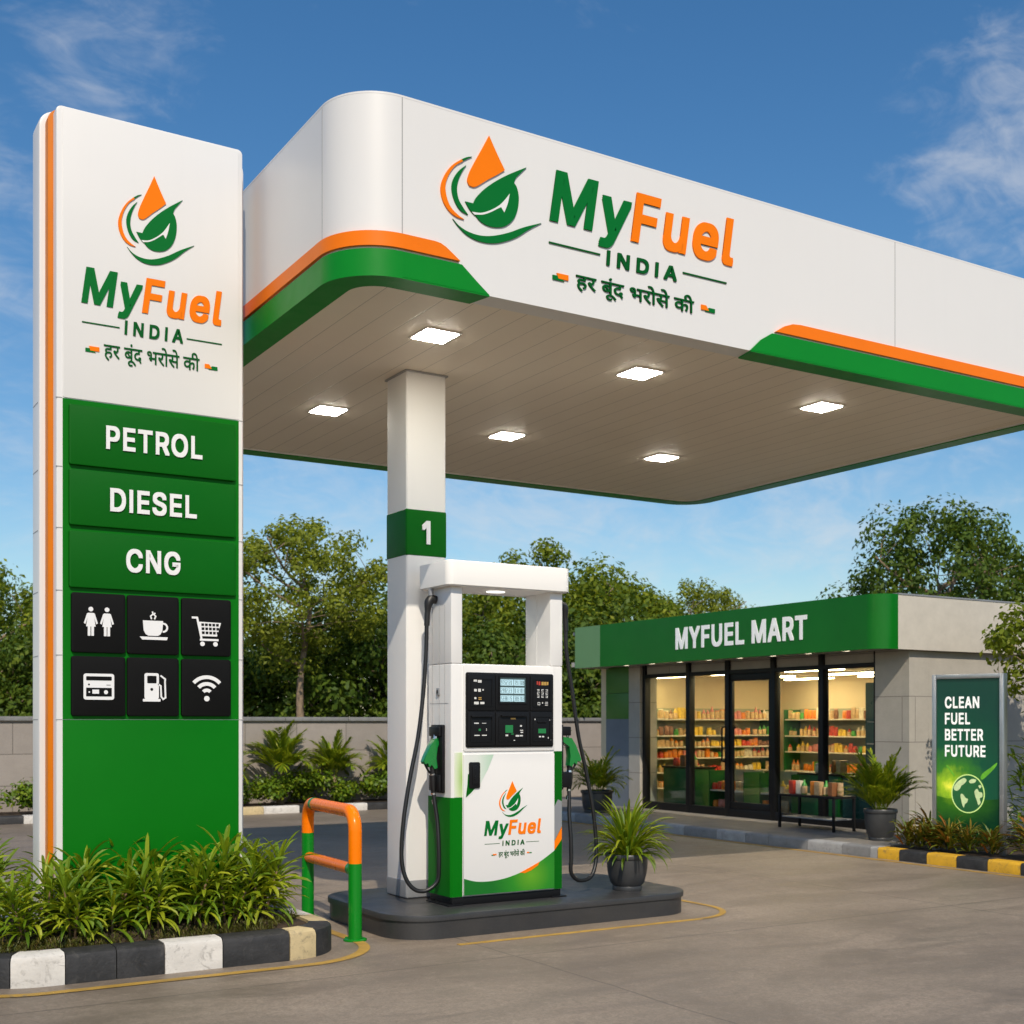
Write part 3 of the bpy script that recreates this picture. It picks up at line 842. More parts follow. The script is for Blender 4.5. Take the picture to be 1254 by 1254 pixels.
tag(build('painted_line', ring_strip(.78, 7.17, 3.52, 9.2, .62, .075), 'yellow_paint', smooth=False), kind='structure')
tag(build('painted_line', ring_strip(3.45, 7.30, 6.66, 9.3, .50, .05, keep=lambda a, b: min(a[0], b[0]) > 6.1 and a[1] < 8.35), 'yellow_paint', smooth=False), kind='structure')
bm = prism(NB(), rect(KX - .16, 4.0, KX - .10, 17.5), flat, .001, .0045)
tag(build('painted_line', bm, 'yellow_paint', smooth=False), kind='structure')
bm = prism(NB(), rect(4.05, 7.275, 6.159, 7.325), flat, .001, .0045)
tag(build('painted_line', bm, 'yellow_paint', smooth=False), kind='structure')


# ---- kerbs: stones set along a path
def offset_ring(x0, y0, x1, y1, r, d, n):
    return rrect(x0 + d, y0 + d, x1 - d, y1 - d, max(.01, r - d), n)


PROF = ((0, 0), (0, .145), (.008, .168), (.028, .182), (.15, .185), (.15, 0))   # (inwards, height)


def kerb_stone(bm, pts, normals, prof, scale=1.):
    """pts run along the outer face; normals point inwards"""
    rings = []
    for p, nn in zip(pts, normals):
        rings.append([bm.verts.new((p[0] + nn[0] * d, p[1] + nn[1] * d, h * scale)) for d, h in prof])
    m = len(prof)
    for a, b in zip(rings, rings[1:]):
        for j in range(m):
            bm.faces.new((a[j], a[(j + 1) % m], b[(j + 1) % m], b[j]))
    bm.faces.new(rings[0]); bm.faces.new(rings[-1][::-1])
    bmesh.ops.recalc_face_normals(bm, faces=bm.faces)
    return bm


planter = thing('raised_planter', 'low rounded planter with black and white kerb stones around the price totem', 'planter', (2.2, 8.2, 0))
PX0, PY0, PX1, PY1, PR = 1.0, 7.37, 3.30, 9.05, .42
dense = rrect(PX0, PY0, PX1, PY1, PR, 24)
st = min(range(len(dense)), key=lambda i: abs(dense[i][0] - (PX0 + PR)) + abs(dense[i][1] - PY0))
dense = dense[st:] + dense[:st] + [dense[st]]
S = [0.]
for a, b in zip(dense, dense[1:]): S.append(S[-1] + math.dist(a, b))


def at_s(s):
    s = s % S[-1]
    for i in range(len(S) - 1):
        if S[i] <= s <= S[i + 1]:
            t = (s - S[i]) / max(1e-9, S[i + 1] - S[i])
            p = (dense[i][0] + (dense[i + 1][0] - dense[i][0]) * t, dense[i][1] + (dense[i + 1][1] - dense[i][1]) * t)
            d = (dense[i + 1][0] - dense[i][0], dense[i + 1][1] - dense[i][1]); L = math.hypot(*d)
            return p, (-d[1] / L, d[0] / L)


cuts = [(-.20, 'kerb_white'), (.098, 'kerb_black'), (.386, 'kerb_black'), (.668, 'kerb_white'), (1.023, 'kerb_black'), (1.456, 'kerb_cream'), (1.66, 'kerb_black')]
s0 = 1.98; k = 0
while s0 < S[-1] - .20 - .30:
    cuts.append((s0, 'kerb_cream' if k == 0 else ('kerb_white' if k % 2 else 'kerb_black'))); s0 += .33; k += 1
cuts.append((S[-1] - .20 - .32, 'kerb_black'))
ends = [c[0] for c in cuts[1:]] + [S[-1] - .20]
for (a, mname), b in zip(cuts, ends):
    n_ = max(3, int((b - a) / .035))
    pn = [at_s(a + .003 + (b - a - .006) * i / n_) for i in range(n_ + 1)]
    build('kerb_stone', kerb_stone(NB(), [q[0] for q in pn], [q[1] for q in pn], PROF), mname, planter)
# soil, gently humped
bm = NB()
ring_in = offset_ring(PX0, PY0, PX1, PY1, PR, .14, 8)
levels = []
for f_, z in ((1., .15), (.955, .175), (.90, .195), (.8, .21), (.5, .22), (.2, .225)):
    levels.append([bm.verts.new((2.215 + (x - 2.215) * f_, 8.21 + (y - 8.21) * f_, z + rng.uniform(-.012, .012))) for x, y in ring_in])
for a, b in zip(levels, levels[1:]):
    for j in range(len(a)): bm.faces.new((a[j], a[(j + 1) % len(a)], b[(j + 1) % len(a)], b[j]))
bm.faces.new(levels[-1])
build('soil', bm, 'soil', planter)

# shop kerb: grey stones
kerb = thing('pavement_kerb', 'grey kerb of alternating stones edging the shop pavement', 'kerb', (KX, 13.9, 0))
PROF2 = ((0, 0), (0, .095), (.008, .112), (.02, .12), (.15, .122), (.15, 0))
y = 9.66; k = 0
while y < 18.9:
    L = .42 + .12 * ((k * 7) % 3)
    build('kerb_stone', kerb_stone(NB(), [(KX, y + L - .003), (KX, y + .003)], [(1, 0), (1, 0)], PROF2), ('kerb_grey', 'kerb_pale', 'kerb_grey', 'kerb_grey', 'kerb_pale')[k % 5], kerb)
    y += L; k += 1
bm = kerb_stone(NB(), [(KX - .001, 9.657), (KX - .001, 9.56)], [(1, 0), (1, 0)], PROF2)
build('kerb_stone', bm, 'kerb_pale', kerb)

# yellow and black kerb of the poster bed
bed = thing('planting_bed', 'planting bed with yellow and black kerb stones in front of the poster sign', 'planter', (11.0, 7.8, 0))
y = 9.553; k = 0
for L in (.30, .37, .38, .38, .38, .24, .40, .40, .42, .42, .42, .42, .42):
    build('kerb_stone', kerb_stone(NB(), [(KX, y - .003), (KX, y - L + .003)], [(1, 0), (1, 0)], PROF2), ('kerb_yellow', 'kerb_black')[k % 2], bed)
    y -= L; k += 1
bm = NB()
nx, ny = 8, 20
gv = [[bm.verts.new((KX + .14 + (15.5 - KX) * (i / nx) ** 2, 5.0 + 4.645 * j / ny, .10 + rng.uniform(-.012, .02))) for j in range(ny + 1)] for i in range(nx + 1)]
for i in range(nx):
    for j in range(ny): bm.faces.new((gv[i][j], gv[i + 1][j], gv[i + 1][j + 1], gv[i][j + 1]))
build('soil', bm, 'soil', bed)

# verge and kerb along the boundary wall
verge = thing('roadside_verge', 'long planted strip with black and white kerb at the foot of the boundary wall', 'planter', (3., 19.8, 0))
x = -9.0; k = 0
while x < 10.3:
    L = .62
    build('kerb_stone', kerb_stone(NB(), [(x + .004, 19.4), (x + L - .004, 19.4)], [(0, 1), (0, 1)], PROF2), 'kerb_cream' if k == 25 else ('kerb_white', 'kerb_black')[k % 2], verge)
    x += L; k += 1
bm = prism(NB(), rect(-9, 19.54, 10.3, 20.75), flat, -.01, .095)
build('soil', bm, 'soil', verge, smooth=False)

wall = thing('boundary_wall', 'long grey stone block boundary wall behind the forecourt', 'wall', (3., 20.9, 0))
bm = box(NB(), -16, 20.75, -.05, 24, 21.0, 1.53)
build('wall_face', bm, 'boundary_stone', wall, smooth=False)
bm = NB()
xx = -16.
while xx < 24:
    box(bm, xx + .004, 20.70, 1.531, min(24, xx + 1.2) - .004, 21.05, 1.60, .008); xx += 1.2
build('coping', bm, 'kerb_grey', wall)

# ================================================================== VEGETATION
def mesh_from(name, V, F, m, smooth=False):
    me = bpy.data.meshes.new(name)
    me.from_pydata([tuple(v) for v in V], [], F)
    me.materials.append(MATS[m])
    if smooth: me.polygons.foreach_set('use_smooth', [True] * len(me.polygons))
    me.update()
    return me


def strap(V, F, base_, az, pitch, L, w, bend, seg=6, twist=0., fold=.25):
    """one arching blade: a folded strip that narrows to a point"""
    p = np.array(base_, float); ang = pitch
    d = np.array([math.cos(az), math.sin(az), 0.]); side = np.array([-math.sin(az), math.cos(az), 0.])
    idx = []
    for i in range(seg + 1):
        t = i / seg
        ww = w * (0.55 + 1.2 * t) * (1 - t) ** .55 if t < 1 else 0.
        ww = max(ww, .0006)
        up = np.array([0, 0, 1.]) * math.cos(ang) - d * math.sin(ang)
        s2 = side * math.cos(twist * t) + up * math.sin(twist * t)
        b = len(V)
        V.append(p - s2 * ww * .5 + up * ww * fold); V.append(p.copy()); V.append(p + s2 * ww * .5 + up * ww * fold)
        idx.append(b)
        st_ = L / seg
        p = p + (d * math.cos(ang) + np.array([0, 0, 1.]) * math.sin(ang)) * st_
        ang -= bend / seg * (0.5 + 1.0 * t)
    for a, b in zip(idx, idx[1:]):
        F.append((a, a + 1, b + 1, b)); F.append((a + 1, a + 2, b + 2, b + 1))


def cane_plant(seed, h):
    """upright leafy clump: a few short canes, each with whorls of arching strap leaves"""
    r = random.Random(seed)
    V, F, sv, sf = [], [], NB(), None
    for c in range(r.choice((2, 3, 3))):
        a0 = r.uniform(0, 6.28); lean = r.uniform(.02, .20)
        hh = h * r.uniform(.55, 1.0) if c else h
        top = Vector((math.cos(a0) * lean, math.sin(a0) * lean, hh * .66))
        b0 = Vector((math.cos(a0) * .03, math.sin(a0) * .03, 0))
        tube(sv, [b0 - Vector((0, 0, .03)), b0.lerp(top, .5) + Vector((0, 0, .01)), top], [.011, .009, .006], 7)
        n_ = int(30 * hh / h)
        for i in range(n_):
            t = .22 + .78 * (i / n_)
            q = b0.lerp(top, t)
            L = h * (r.uniform(.38, .58) if t < .85 else r.uniform(.34, .50))
            strap(V, F, q, i * 2.4 + r.uniform(-.4, .4), R(8 + 66 * t ** 1.6 + r.uniform(-12, 12)), L, r.uniform(.030, .046), R(105 - 58 * t + r.uniform(-15, 25)), 7, r.uniform(-.8, .8))
    for i in range(5):        # low drooping leaves
        a0 = r.uniform(0, 6.28)
        strap(V, F, (math.cos(a0) * .04, math.sin(a0) * .04, .05 + r.uniform(0, .18)), a0, R(r.uniform(25, 60)), h * r.uniform(.28, .45), r.uniform(.034, .055), R(r.uniform(110, 160)), 7, r.uniform(-.6, .6))
    return mesh_from('foliage', V, F, 'leaf_planter'), sv


def stem_mesh(bm, m):
    for f in bm.faces: f.smooth = True
    me = bpy.data.meshes.new('stem'); bm.to_mesh(me); bm.free(); me.materials.append(MATS[m]); return me


CANE = []
for i in range(5):
    fm, sb = cane_plant(40 + i, .62)
    CANE.append((fm, stem_mesh(sb, 'stem_brown')))


def plant(name, label, cat, group, loc, fol, stem, rz, sc, szz=None):
    o = bpy.data.objects.new(name, None); col.objects.link(o); o.empty_display_size = .1
    o.location = loc; o.rotation_euler = (0, 0, rz); o.scale = (sc, sc, szz or sc)
    tag(o, label, cat, group); WORLD[o] = Vector()
    for nm, me in (('foliage', fol), ('stem', stem)):
        if me is None: continue
        c = bpy.data.objects.new(nm, me); col.objects.link(c); c.parent = o
    return o


PG = 'strap-leaved plants in the totem planter'
rows = {'front row': [(1.13, 7.74, .84), (1.38, 7.65, .78), (1.63, 7.63, .84), (1.88, 7.65, .92), (2.12, 7.64, .82), (2.36, 7.66, .98), (2.60, 7.67, .84), (2.82, 7.71, .98)],
        'middle row': [(1.20, 8.03, .98), (1.50, 7.84, .90), (1.78, 7.84, .98), (2.03, 7.85, 1.04), (2.28, 7.85, .94), (2.52, 7.85, 1.10), (2.74, 7.88, 1.0), (2.90, 8.0, .96)],
        'back row': [(1.25, 8.42, 1.14), (1.30, 8.72, 1.02), (1.62, 8.66, .95), (2.0, 8.68, .9), (2.4, 8.68, .9), (2.78, 8.62, .92)]}
i = 0
for rw, lst in rows.items():
    for j, (x, y, s) in enumerate(lst):
        f_, s_ = CANE[i % 5]
        look = 'tall' if s > .99 else ('short' if s < .85 else 'mid-sized')
        y += .07 if rw == 'front row' else .03 if rw == 'middle row' else 0
        plant('leafy_plant', f'{look} strap-leaved plant, {rw} of the totem planter, {ORD[j]} from the left', 'plant', PG, (x, y, .190), f_, s_, i * 1.7, s * .97)
        i += 1

# ground cover along the front of the planter
V, F = [], []
r = random.Random(5)
for i in range(4200):
    x = r.uniform(1.2, 3.12); y = 7.53 + abs(r.gauss(0, .09))
    if x > 2.82: y += (x - 2.82) * .9
    if r.random() > (.25 + .75 * max(0, math.sin(x * 5.1 + 1) * .5 + .5)): continue
    a = r.uniform(0, 6.28)
    strap(V, F, (x, y, .152 + min(.05, (y - 7.5) * .45)), a, R(r.uniform(10, 75)), r.uniform(.02, .06), r.uniform(.005, .010), R(60), 2)
o = link_mesh('grass', mesh_from('grass', V, F, 'leaf_grass'), None); tag(o, kind='stuff')


def frond(V, F, base_, az, pitch, L, bend, r, nl=22, ll=.16, lw=.014):
    """a feather palm frond: an arching rib with two ranks of leaflets"""
    p = np.array(base_, float); ang = pitch; pts = []; seg = 14
    d = np.array([math.cos(az), math.sin(az), 0.])
    for i in range(seg + 1):
        pts.append((p.copy(), ang)); p = p + (d * math.cos(ang) + np.array([0, 0, 1.]) * math.sin(ang)) * (L / seg); ang -= bend / seg * (.4 + 1.2 * i / seg)
    strap(V, F, base_, az, pitch, L, .010, bend, 8)
    for k in range(nl):
        t = .22 + .78 * (k + .5) / nl
        q, an = pts[min(seg, int(t * seg))]
        l_ = ll * (math.sin(math.pi * min(1, .15 + t * .85)) * .75 + .3)
        for sd in (-1, 1):
            strap(V, F, q, az + sd * R(52 - 22 * t + r.uniform(-8, 8)), an * .8 + R(r.uniform(-4, 16)), l_, lw, R(40 + r.uniform(-10, 20)), 3, r.uniform(-.25, .25), .07)


def palm_foliage(seed, h, n_, ll=.16, lw=.014, m='leaf_palm', up=0):
    r = random.Random(seed); V, F = [], []
    for i in range(n_):
        t = i / n_
        az = i * 2.4 + r.uniform(-.3, .3)
        frond(V, F, (math.cos(az) * .05, math.sin(az) * .05, .0), az, R(min(90, 90 + up * t - 46 * t + r.uniform(-6, 6))), h * r.uniform(.70, 1.10) * (1 - .18 * t), R((45 + 85 * t) * (.62 if up else 1) + r.uniform(-15, 15)), r, 20, ll, lw)
    return mesh_from('foliage', V, F, m)


def pot(root, rt, rb, h):
    c = (0, 0, 0)
    prof = [(0, 0), (rb, 0), (rb * 1.02, .012), (rb * 1.02, .03), (rb, .036), (rb + (rt - rb) * .42, h * .22), (rb + (rt - rb) * .74, h * .42), (rb + (rt - rb) * .92, h * .62), (rt * .985, h * .80), (rt * .985, h * .86), (rt * 1.04, h * .875), (rt * 1.06, h * .90), (rt * 1.06, h * .97), (rt * 1.03, h), (rt * .95, h), (rt * .92, h * .93), (rt * .90, h * .84)]
    o = build('pot', lathe(NB(), prof, c, 40), 'pot_dark', root)
    bm = NB()
    vs = [bm.verts.new((math.cos(k * .3927) * rt * .92, math.sin(k * .3927) * rt * .92, h * .85)) for k in range(16)]
    cv = bm.verts.new((0, 0, h * .89))
    for k in range(16): bm.faces.new((vs[k], vs[(k + 1) % 16], cv))
    build('soil', bm, 'soil', root)


def potted(label, loc, rt, rb, h, fol, dz, rz=0., group='potted plants on the forecourt'):
    o = thing('potted_plant', label, 'potted plant', loc, group)
    WORLD[o] = Vector()
    pot(o, rt, rb, h)
    f_ = link_mesh('foliage', fol, None, o); f_.location = (0, 0, dz); f_.rotation_euler = (0, 0, rz)
    return o


# strap-leaved plant on the pump island
r = random.Random(11); V, F = [], []
for i in range(170):
    t = i / 170
    a = i * 2.4 + r.uniform(-.3, .3); q = r.uniform(.01, .07)
    strap(V, F, (math.cos(a) * q, math.sin(a) * q, r.uniform(0, .16) * (1 - t)), a, R(88 - 58 * t ** .9 + r.uniform(-8, 8)), r.uniform(.34, .50) * (1.0 - .2 * t), r.uniform(.024, .036), R(45 + 80 * t + r.uniform(-15, 25)), 8, r.uniform(-.5, .5))
for i in range(14):         # thin canes
    a = i * 2.4
    strap(V, F, (math.cos(a) * .05, math.sin(a) * .05, -.02), a, R(84), .22, .016, R(10), 3)
potted('dark round pot with bright arching narrow leaves on the pump island', (5.93, 7.92, .170), .165, .115, .29, mesh_from('foliage', V, F, 'leaf_pot'), .245)
potted('dark pot with feathery palm between the black bench and the shop corner', (11.30, 10.14, .118), .185, .135, .37, palm_foliage(3, .80, 54, .19, .022, up=12), .31)
potted('shaded dark pot with palm at the far left end of the shop front', (11.1, 15.6, .118), .24, .20, .34, palm_foliage(8, .72, 38, .20, .020), .30)

# crotons round the poster
r = random.Random(21); CRO = []
for q in range(3):
    V, F = [], []
    for i in range(110):
        a = r.uniform(0, 6.28); t = r.random(); rr = r.uniform(0, .16) * t
        strap(V, F, (math.cos(a) * rr, math.sin(a) * rr, .03 + .20 * r.random()), a + r.uniform(-.6, .6), R(r.uniform(10, 80)), r.uniform(.12, .26), r.uniform(.020, .034), R(r.uniform(30, 90)), 4, r.uniform(-.6, .6))
    CRO.append(mesh_from('foliage', V, F, 'leaf_croton'))
spots = [(10.93, 9.42, .95), (11.22, 9.36, 1.15), (10.92, 9.22, .85), (10.95, 9.05, .95), (10.90, 8.84, 1.05), (10.94, 8.62, .9), (10.98, 8.36, .92), (11.15, 8.02, 1.15), (10.95, 7.80, 1.0), (11.35, 7.72, 1.35), (11.0, 7.45, 1.0)]
for i, (x, y, s) in enumerate(spots):
    where = ('before the poster' if 8.3 < y < 9.3 else ('left of the poster' if y >= 9.3 else 'right of the poster'))
    plant('croton_shrub', f'{"large" if s > 1.1 else ("small" if s < .93 else "medium")} red and green croton {where}, {ORD[i]} from the left in its bed', 'shrub', 'crotons in the poster bed', (x, y, .10), CRO[i % 3], None, i * 2.1, s * 1.05)
V, F = [], []
for i in range(300):
    a = r.uniform(0, 6.28); rr = r.uniform(0, .45)
    strap(V, F, (math.cos(a) * rr, math.sin(a) * rr, r.uniform(.1, 1.0)), a + r.uniform(-.6, .6), R(r.uniform(-10, 80)), r.uniform(.14, .28), r.uniform(.03, .05), R(r.uniform(30, 90)), 4)
plant('leafy_bush', 'tall dark bush at the picture edge behind the poster', 'shrub', None, (12.6, 8.9, .10), mesh_from('foliage', V, F, 'leaf_shrub'), None, 0, 1.15)


# ---- trees and bushes built of many small leaves
def leaf_cloud(rs, centres, radii, per, size, flatz=.8):
    C = np.repeat(np.array(centres), per, axis=0); Rr = np.repeat(np.array(radii), per)
    n_ = len(C)
    d = rs.normal(size=(n_, 3)); d /= np.linalg.norm(d, axis=1)[:, None]
    u = rs.random(n_) ** .42
    d2 = d.copy(); d2[:, 2] *= flatz
    P = C + d2 * (Rr * u)[:, None] + rs.normal(size=(n_, 3)) * .03
    nrm = d * .9 + rs.normal(size=(n_, 3)) * .42 + np.array([0, 0, .35]); nrm /= np.linalg.norm(nrm, axis=1)[:, None]
    t = rs.normal(size=(n_, 3)); t -= nrm * (t * nrm).sum(1)[:, None]; t /= np.linalg.norm(t, axis=1)[:, None]
    b = np.cross(nrm, t)
    L = size * rs.uniform(.65, 1.35, n_)
    V = np.empty((n_, 4, 3))
    V[:, 0] = P - t * L[:, None] * .5
    V[:, 1] = P + b * (L * .27)[:, None] + nrm * (L * .06)[:, None]
    V[:, 2] = P + t * L[:, None] * .5 - nrm * (L * .10)[:, None]
    V[:, 3] = P - b * (L * .27)[:, None] + nrm * (L * .06)[:, None]
    return V.reshape(-1, 3)


def cloud_mesh(name, V, m):
    n_ = len(V) // 4
    me = bpy.data.meshes.new(name)
    me.vertices.add(len(V)); me.vertices.foreach_set('co', V.astype(np.float32).ravel())
    me.loops.add(n_ * 4); me.loops.foreach_set('vertex_index', np.arange(n_ * 4, dtype=np.int32))
    me.polygons.add(n_); me.polygons.foreach_set('loop_start', np.arange(0, n_ * 4, 4, dtype=np.int32))
    me.update(calc_edges=True)
    me.materials.append(MATS[m])
    return me


def make_tree(seed, h, cr, cz0, clumps, per, leaf, m, crad=(.35, .75), tr=.13, lean=.0, gap=.0):
    """h overall, cr crown radius, cz0 where the crown starts"""
    rs = np.random.RandomState(seed); r = random.Random(seed)
    ch = (h - cz0) / 2; cz = cz0 + ch
    cs, rad = [], []
    tries = 0
    while len(cs) < clumps and tries < 4000:
        tries += 1
        d = rs.normal(size=3); d /= np.linalg.norm(d)
        u = rs.uniform(.35, 1.0) ** .6
        z = d[2] * u
        wid = math.sqrt(max(0.05, 1 - max(0, z) ** 2 * .75)) * (1.0 if z > -.5 else .8)
        q = np.array([d[0] * cr * u * wid + lean * z, d[1] * cr * u * wid, cz + z * ch * .9])
        rc = rs.uniform(*crad)
        if any(np.linalg.norm(q - c) < gap for c in cs): continue
        cs.append(q); rad.append(rc)
    V = leaf_cloud(rs, cs, rad, per, leaf)
    crown = cloud_mesh('crown', V, m)
    bm = NB()
    bend = [(0, 0, -.1), (r.uniform(-.08, .08), r.uniform(-.08, .08), cz0 * .5), (r.uniform(-.12, .12), r.uniform(-.12, .12), cz0), (lean * .3 + r.uniform(-.15, .15), r.uniform(-.15, .15), cz0 + ch * .8), (lean * .6, 0, cz0 + ch * 1.15)]
    tp = smooth_path(bend, 5); k = len(tp)
    tube(bm, tp, [tr * (1 - .82 * i / (k - 1)) * (1.35 if i == 0 else 1) for i in range(k)], 9)
    limbs = []
    for j in range(7):      # main limbs
        t0 = tp[int(k * (.54 + .06 * j)) if int(k * (.54 + .06 * j)) < k else k - 1]
        a = j * 2.4 + r.uniform(-.4, .4); ln = cr * r.uniform(.55, .8)
        e = t0 + Vector((math.cos(a) * ln, math.sin(a) * ln, ch * r.uniform(.25, .55)))
        mid = t0.lerp(e, .5) + Vector((0, 0, -.06 * ln)) + Vector((r.uniform(-.1, .1), r.uniform(-.1, .1), 0))
        lp = smooth_path([t0, mid, e], 4); tube(bm, lp, [tr * .42 * (1 - .75 * i / (len(lp) - 1)) for i in range(len(lp))], 6)
        limbs += lp[2:]
    limbs += tp[k // 2:]
    for c in cs:            # twigs to every clump
        c = Vector(c); q = min(limbs, key=lambda p: (p - c).length + (2 if p.z > c.z + .2 else 0))
        tube(bm, [q, q.lerp(c, .5) + Vector((r.uniform(-.08, .08), r.uniform(-.08, .08), .05)), q.lerp(c, .86)], [tr * .10, tr * .06, tr * .02], 5)
    for f in bm.faces: f.smooth = True
    tm = bpy.data.meshes.new('trunk'); bm.to_mesh(tm); bm.free(); tm.materials.append(MATS['bark'])
    return crown, tm


def tree(label, loc, crown, trunk, rz, s, name='broadleaf_tree', group='trees beyond the boundary wall', sz=None):
    o = bpy.data.objects.new(name, None); col.objects.link(o)
    o.location = loc; o.rotation_euler = (0, 0, rz); o.scale = (s, s, sz or s)
    tag(o, label, 'tree', group)
    for nm, me in (('crown', crown), ('trunk', trunk)):
        c = bpy.data.objects.new(nm, me); col.objects.link(c); c.parent = o
    return o


TA = make_tree(101, 6.0, 2.3, 1.5, 64, 250, .13, 'leaf_tree', (.40, .78), .15, gap=.45)
TB = make_tree(102, 5.6, 2.0, 1.4, 56, 240, .13, 'leaf_tree', (.36, .72), .14, gap=.45)
TC = make_tree(103, 6.6, 2.1, 2.75, 84, 170, .11, 'leaf_tree_light', (.26, .50), .125, gap=.42)
TD = make_tree(104, 6.4, 2.4, 2.0, 66, 230, .13, 'leaf_tree_dark', (.38, .75), .16, gap=.5)
TE = make_tree(105, 3.9, 1.9, .3, 46, 240, .13, 'leaf_tree_dark', (.40, .70), .09, gap=.42)


def ground_at(px, d):
    s, c = math.sin(YAW), math.cos(YAW); lat = (px - 627) / 1514.0 * d
    return (d * s + lat * c, d * c - lat * s, 0)


# where the trees stand (surveyed as bearing and distance from the street corner)
for lab, px, d, T, rz, s, sz in (
    ('dense olive-green tree at the left edge behind the boundary wall', -10, 29, TA, .3, .95, .90),
    ('dense tree half hidden behind the left edge of the price totem', 70, 31, TD, 1.3, .80, .78),
    ('tall airy tree with a bare pale trunk and open feathery crown', 372, 24.6, TC, 2.2, .88, .865),
    ('full olive-green tree standing behind the numbered column', 560, 31, TB, .8, .95, .92),
    ('broad leafy tree directly behind the fuel dispenser', 668, 29, TA, 2.0, .98, .98),
    ('leafy tree just right of the dispenser, rising over the shop roof', 758, 31, TB, 3.2, 1.0, 1.0),
    ('small light green tree rising over the left end of the shop roof', 856, 33, TC, 4.1, .78, .82),
    ('low rounded tree peeping over the shop sign', 806, 34, TA, 5.0, .72, .80),
    ('tall dark tree rising behind the right end of the shop roof', 1148, 29, TD, 3.6, .98, 1.07),
    ('dark tree at the right edge behind the shop', 1262, 30, TD, 1.1, .9, .95),
    ('bushy tree behind the shop, between the tall dark tree and the sign', 1085, 32, TB, 2.6, .72, .86),
    ('bushy tree at the far right beyond the shop', 1370, 29, TA, 4.4, 1.0, 1.0)):
    tree(lab, ground_at(px, d), T[0], T[1], rz, s, sz=sz)
hb = [('left of the totem', -70), ('beside the totem left post', 14), ('behind the totem', 110), ('behind the totem centre', 190), ('right behind the totem edge', 268), ('left below the airy tree', 330), ('right below the airy tree', 418), ('left of the numbered column', 470), ('behind the numbered column', 530),
      ('seen through the dispenser window', 600), ('behind the dispenser right post', 668), ('left of the shop', 735), ('behind the shop left corner', 800)]
for i, (wh, px) in enumerate(hb):
    tree(f'dark green understorey bush over the boundary wall, {wh}', ground_at(px, 26.6 + (i % 3) * .7), TE[0], TE[1], i * 1.9, .86 + .10 * ((i * 5) % 4), name='understorey_bush', group='bushes beyond the boundary wall')

# near tree whose branches reach in from the right
NT = make_tree(120, 3.6, 1.10, 1.05, 60, 170, .085, 'leaf_tree', (.16, .34), .06, gap=.2)
tree('small leafy tree with overhanging branches at the right, beside the shop wall', (13.15, 8.65, .08), NT[0], NT[1], .4, 1.0, name='small_tree', group=None)

# shrubs and palms on the verge
rs = np.random.RandomState(77)
SH = []
for q in range(3):
    cs = [np.array([rs.uniform(-.28, .28), rs.uniform(-.22, .22), rs.uniform(.16, .46)]) for _ in range(14)]
    SH.append(cloud_mesh('foliage', leaf_cloud(rs, cs, [.22] * 14, 75, .085), 'leaf_shrub'))
PL = [palm_foliage(60 + q, .80, 24, .26, .034, 'leaf_palm') for q in range(2)]
bm = NB(); tube(bm, [(0, 0, 0), (.01, 0, .25), (0, .01, .46)], [.06, .055, .05], 9)
PS = stem_mesh(bm, 'bark')
shrub_x = [-4.6, -4.0, -3.4, -2.8, -2.2, -1.6, -1.0, -.3, .4, 2.9, 3.5, 4.2, 4.9, 5.6, 6.3, 6.95, 7.5, 8.15, 8.8, 9.4, 9.95]
for i, x in enumerate(shrub_x):
    plant('round_shrub', f'{"low" if i % 3 else "fuller"} round green shrub along the boundary wall, {ORD[i]} from the left', 'shrub', 'shrubs on the verge', (x, 19.98 + .22 * (i % 2), .09), SH[i % 3], None, i * 1.3, .78 + .13 * ((i * 7) % 3))
for i, (x, s, wh) in enumerate(((-4.2, 1.1, 'at the far left edge'), (-2.3, 1.15, 'left of the totem'), (-.4, .95, 'behind the planter leaves left of the totem'), (6.55, 1.05, 'right of the totem'), (7.75, 1.22, 'between the totem and the numbered column'), (8.75, 1.05, 'beside the numbered column'), (9.9, 1.0, 'behind the numbered column'), (4.6, 1.0, 'behind the totem'))):
    plant('verge_palm', f'short feathery palm against the boundary wall, {wh}', 'palm', 'palms on the verge', (x, 20.3, .09), PL[i % 2], PS, i * 2.2, s)
    col.objects[-2].location = (0, 0, .44)

# ================================================================== PRICE TOTEM
totem = thing('totem_sign', 'tall white and green station totem with logo, fuel names and service icons', 'sign', (2.19, 8.18, .15))
bm = prism(NB(), rrect(1.592, .15, 2.786, 5.33, .035, 8, (0, 0, 1, 1)), front(8.085), 0, .09, .012)
build('front_frame', bm, 'white_metal', totem)
bm = prism(NB(), rrect(1.560, .15, 2.815, 5.345, .085, 8, (0, 0, 1, 1)), front(8.165), 0, .078, .006)
build('orange_band', bm, 'orange_plain', totem)
bm = prism(NB(), rrect(1.522, .15, 2.855, 5.365, .11, 8, (0, 0, 1, 1)), front(8.36), 0, .193, .02)
bk = build('rear_frame', bm, 'white_metal', totem)
TF = 7.995
bm = prism(NB(), rrect(1.630, 3.520, 2.757, 5.318, .012, 3), front(TF), -.002, .006, .002)
build('white_face', bm, 'white_panel', totem)
bm = prism(NB(), rect(1.630, 1.522, 2.757, 3.514), front(TF), -.002, .005)
gp = build('green_face', bm, 'sign_green', totem, smooth=False)
bm = prism(NB(), rect(1.630, .16, 2.757, 1.518), front(TF), -.002, .006, .002)
build('green_face', bm, 'sign_green', totem)
bm = NB()
for z in (3.517, 3.09, 2.71, 2.322, 1.92, 1.52):
    box(bm, 1.590, 7.993, z - .0025, 1.628, 8.0, z + .0025); box(bm, 2.7585, 7.993, z - .0025, 2.788, 8.0, z + .0025)
    box(bm, 1.5205, 8.19, z - .002, 1.524, 8.35, z + .002)
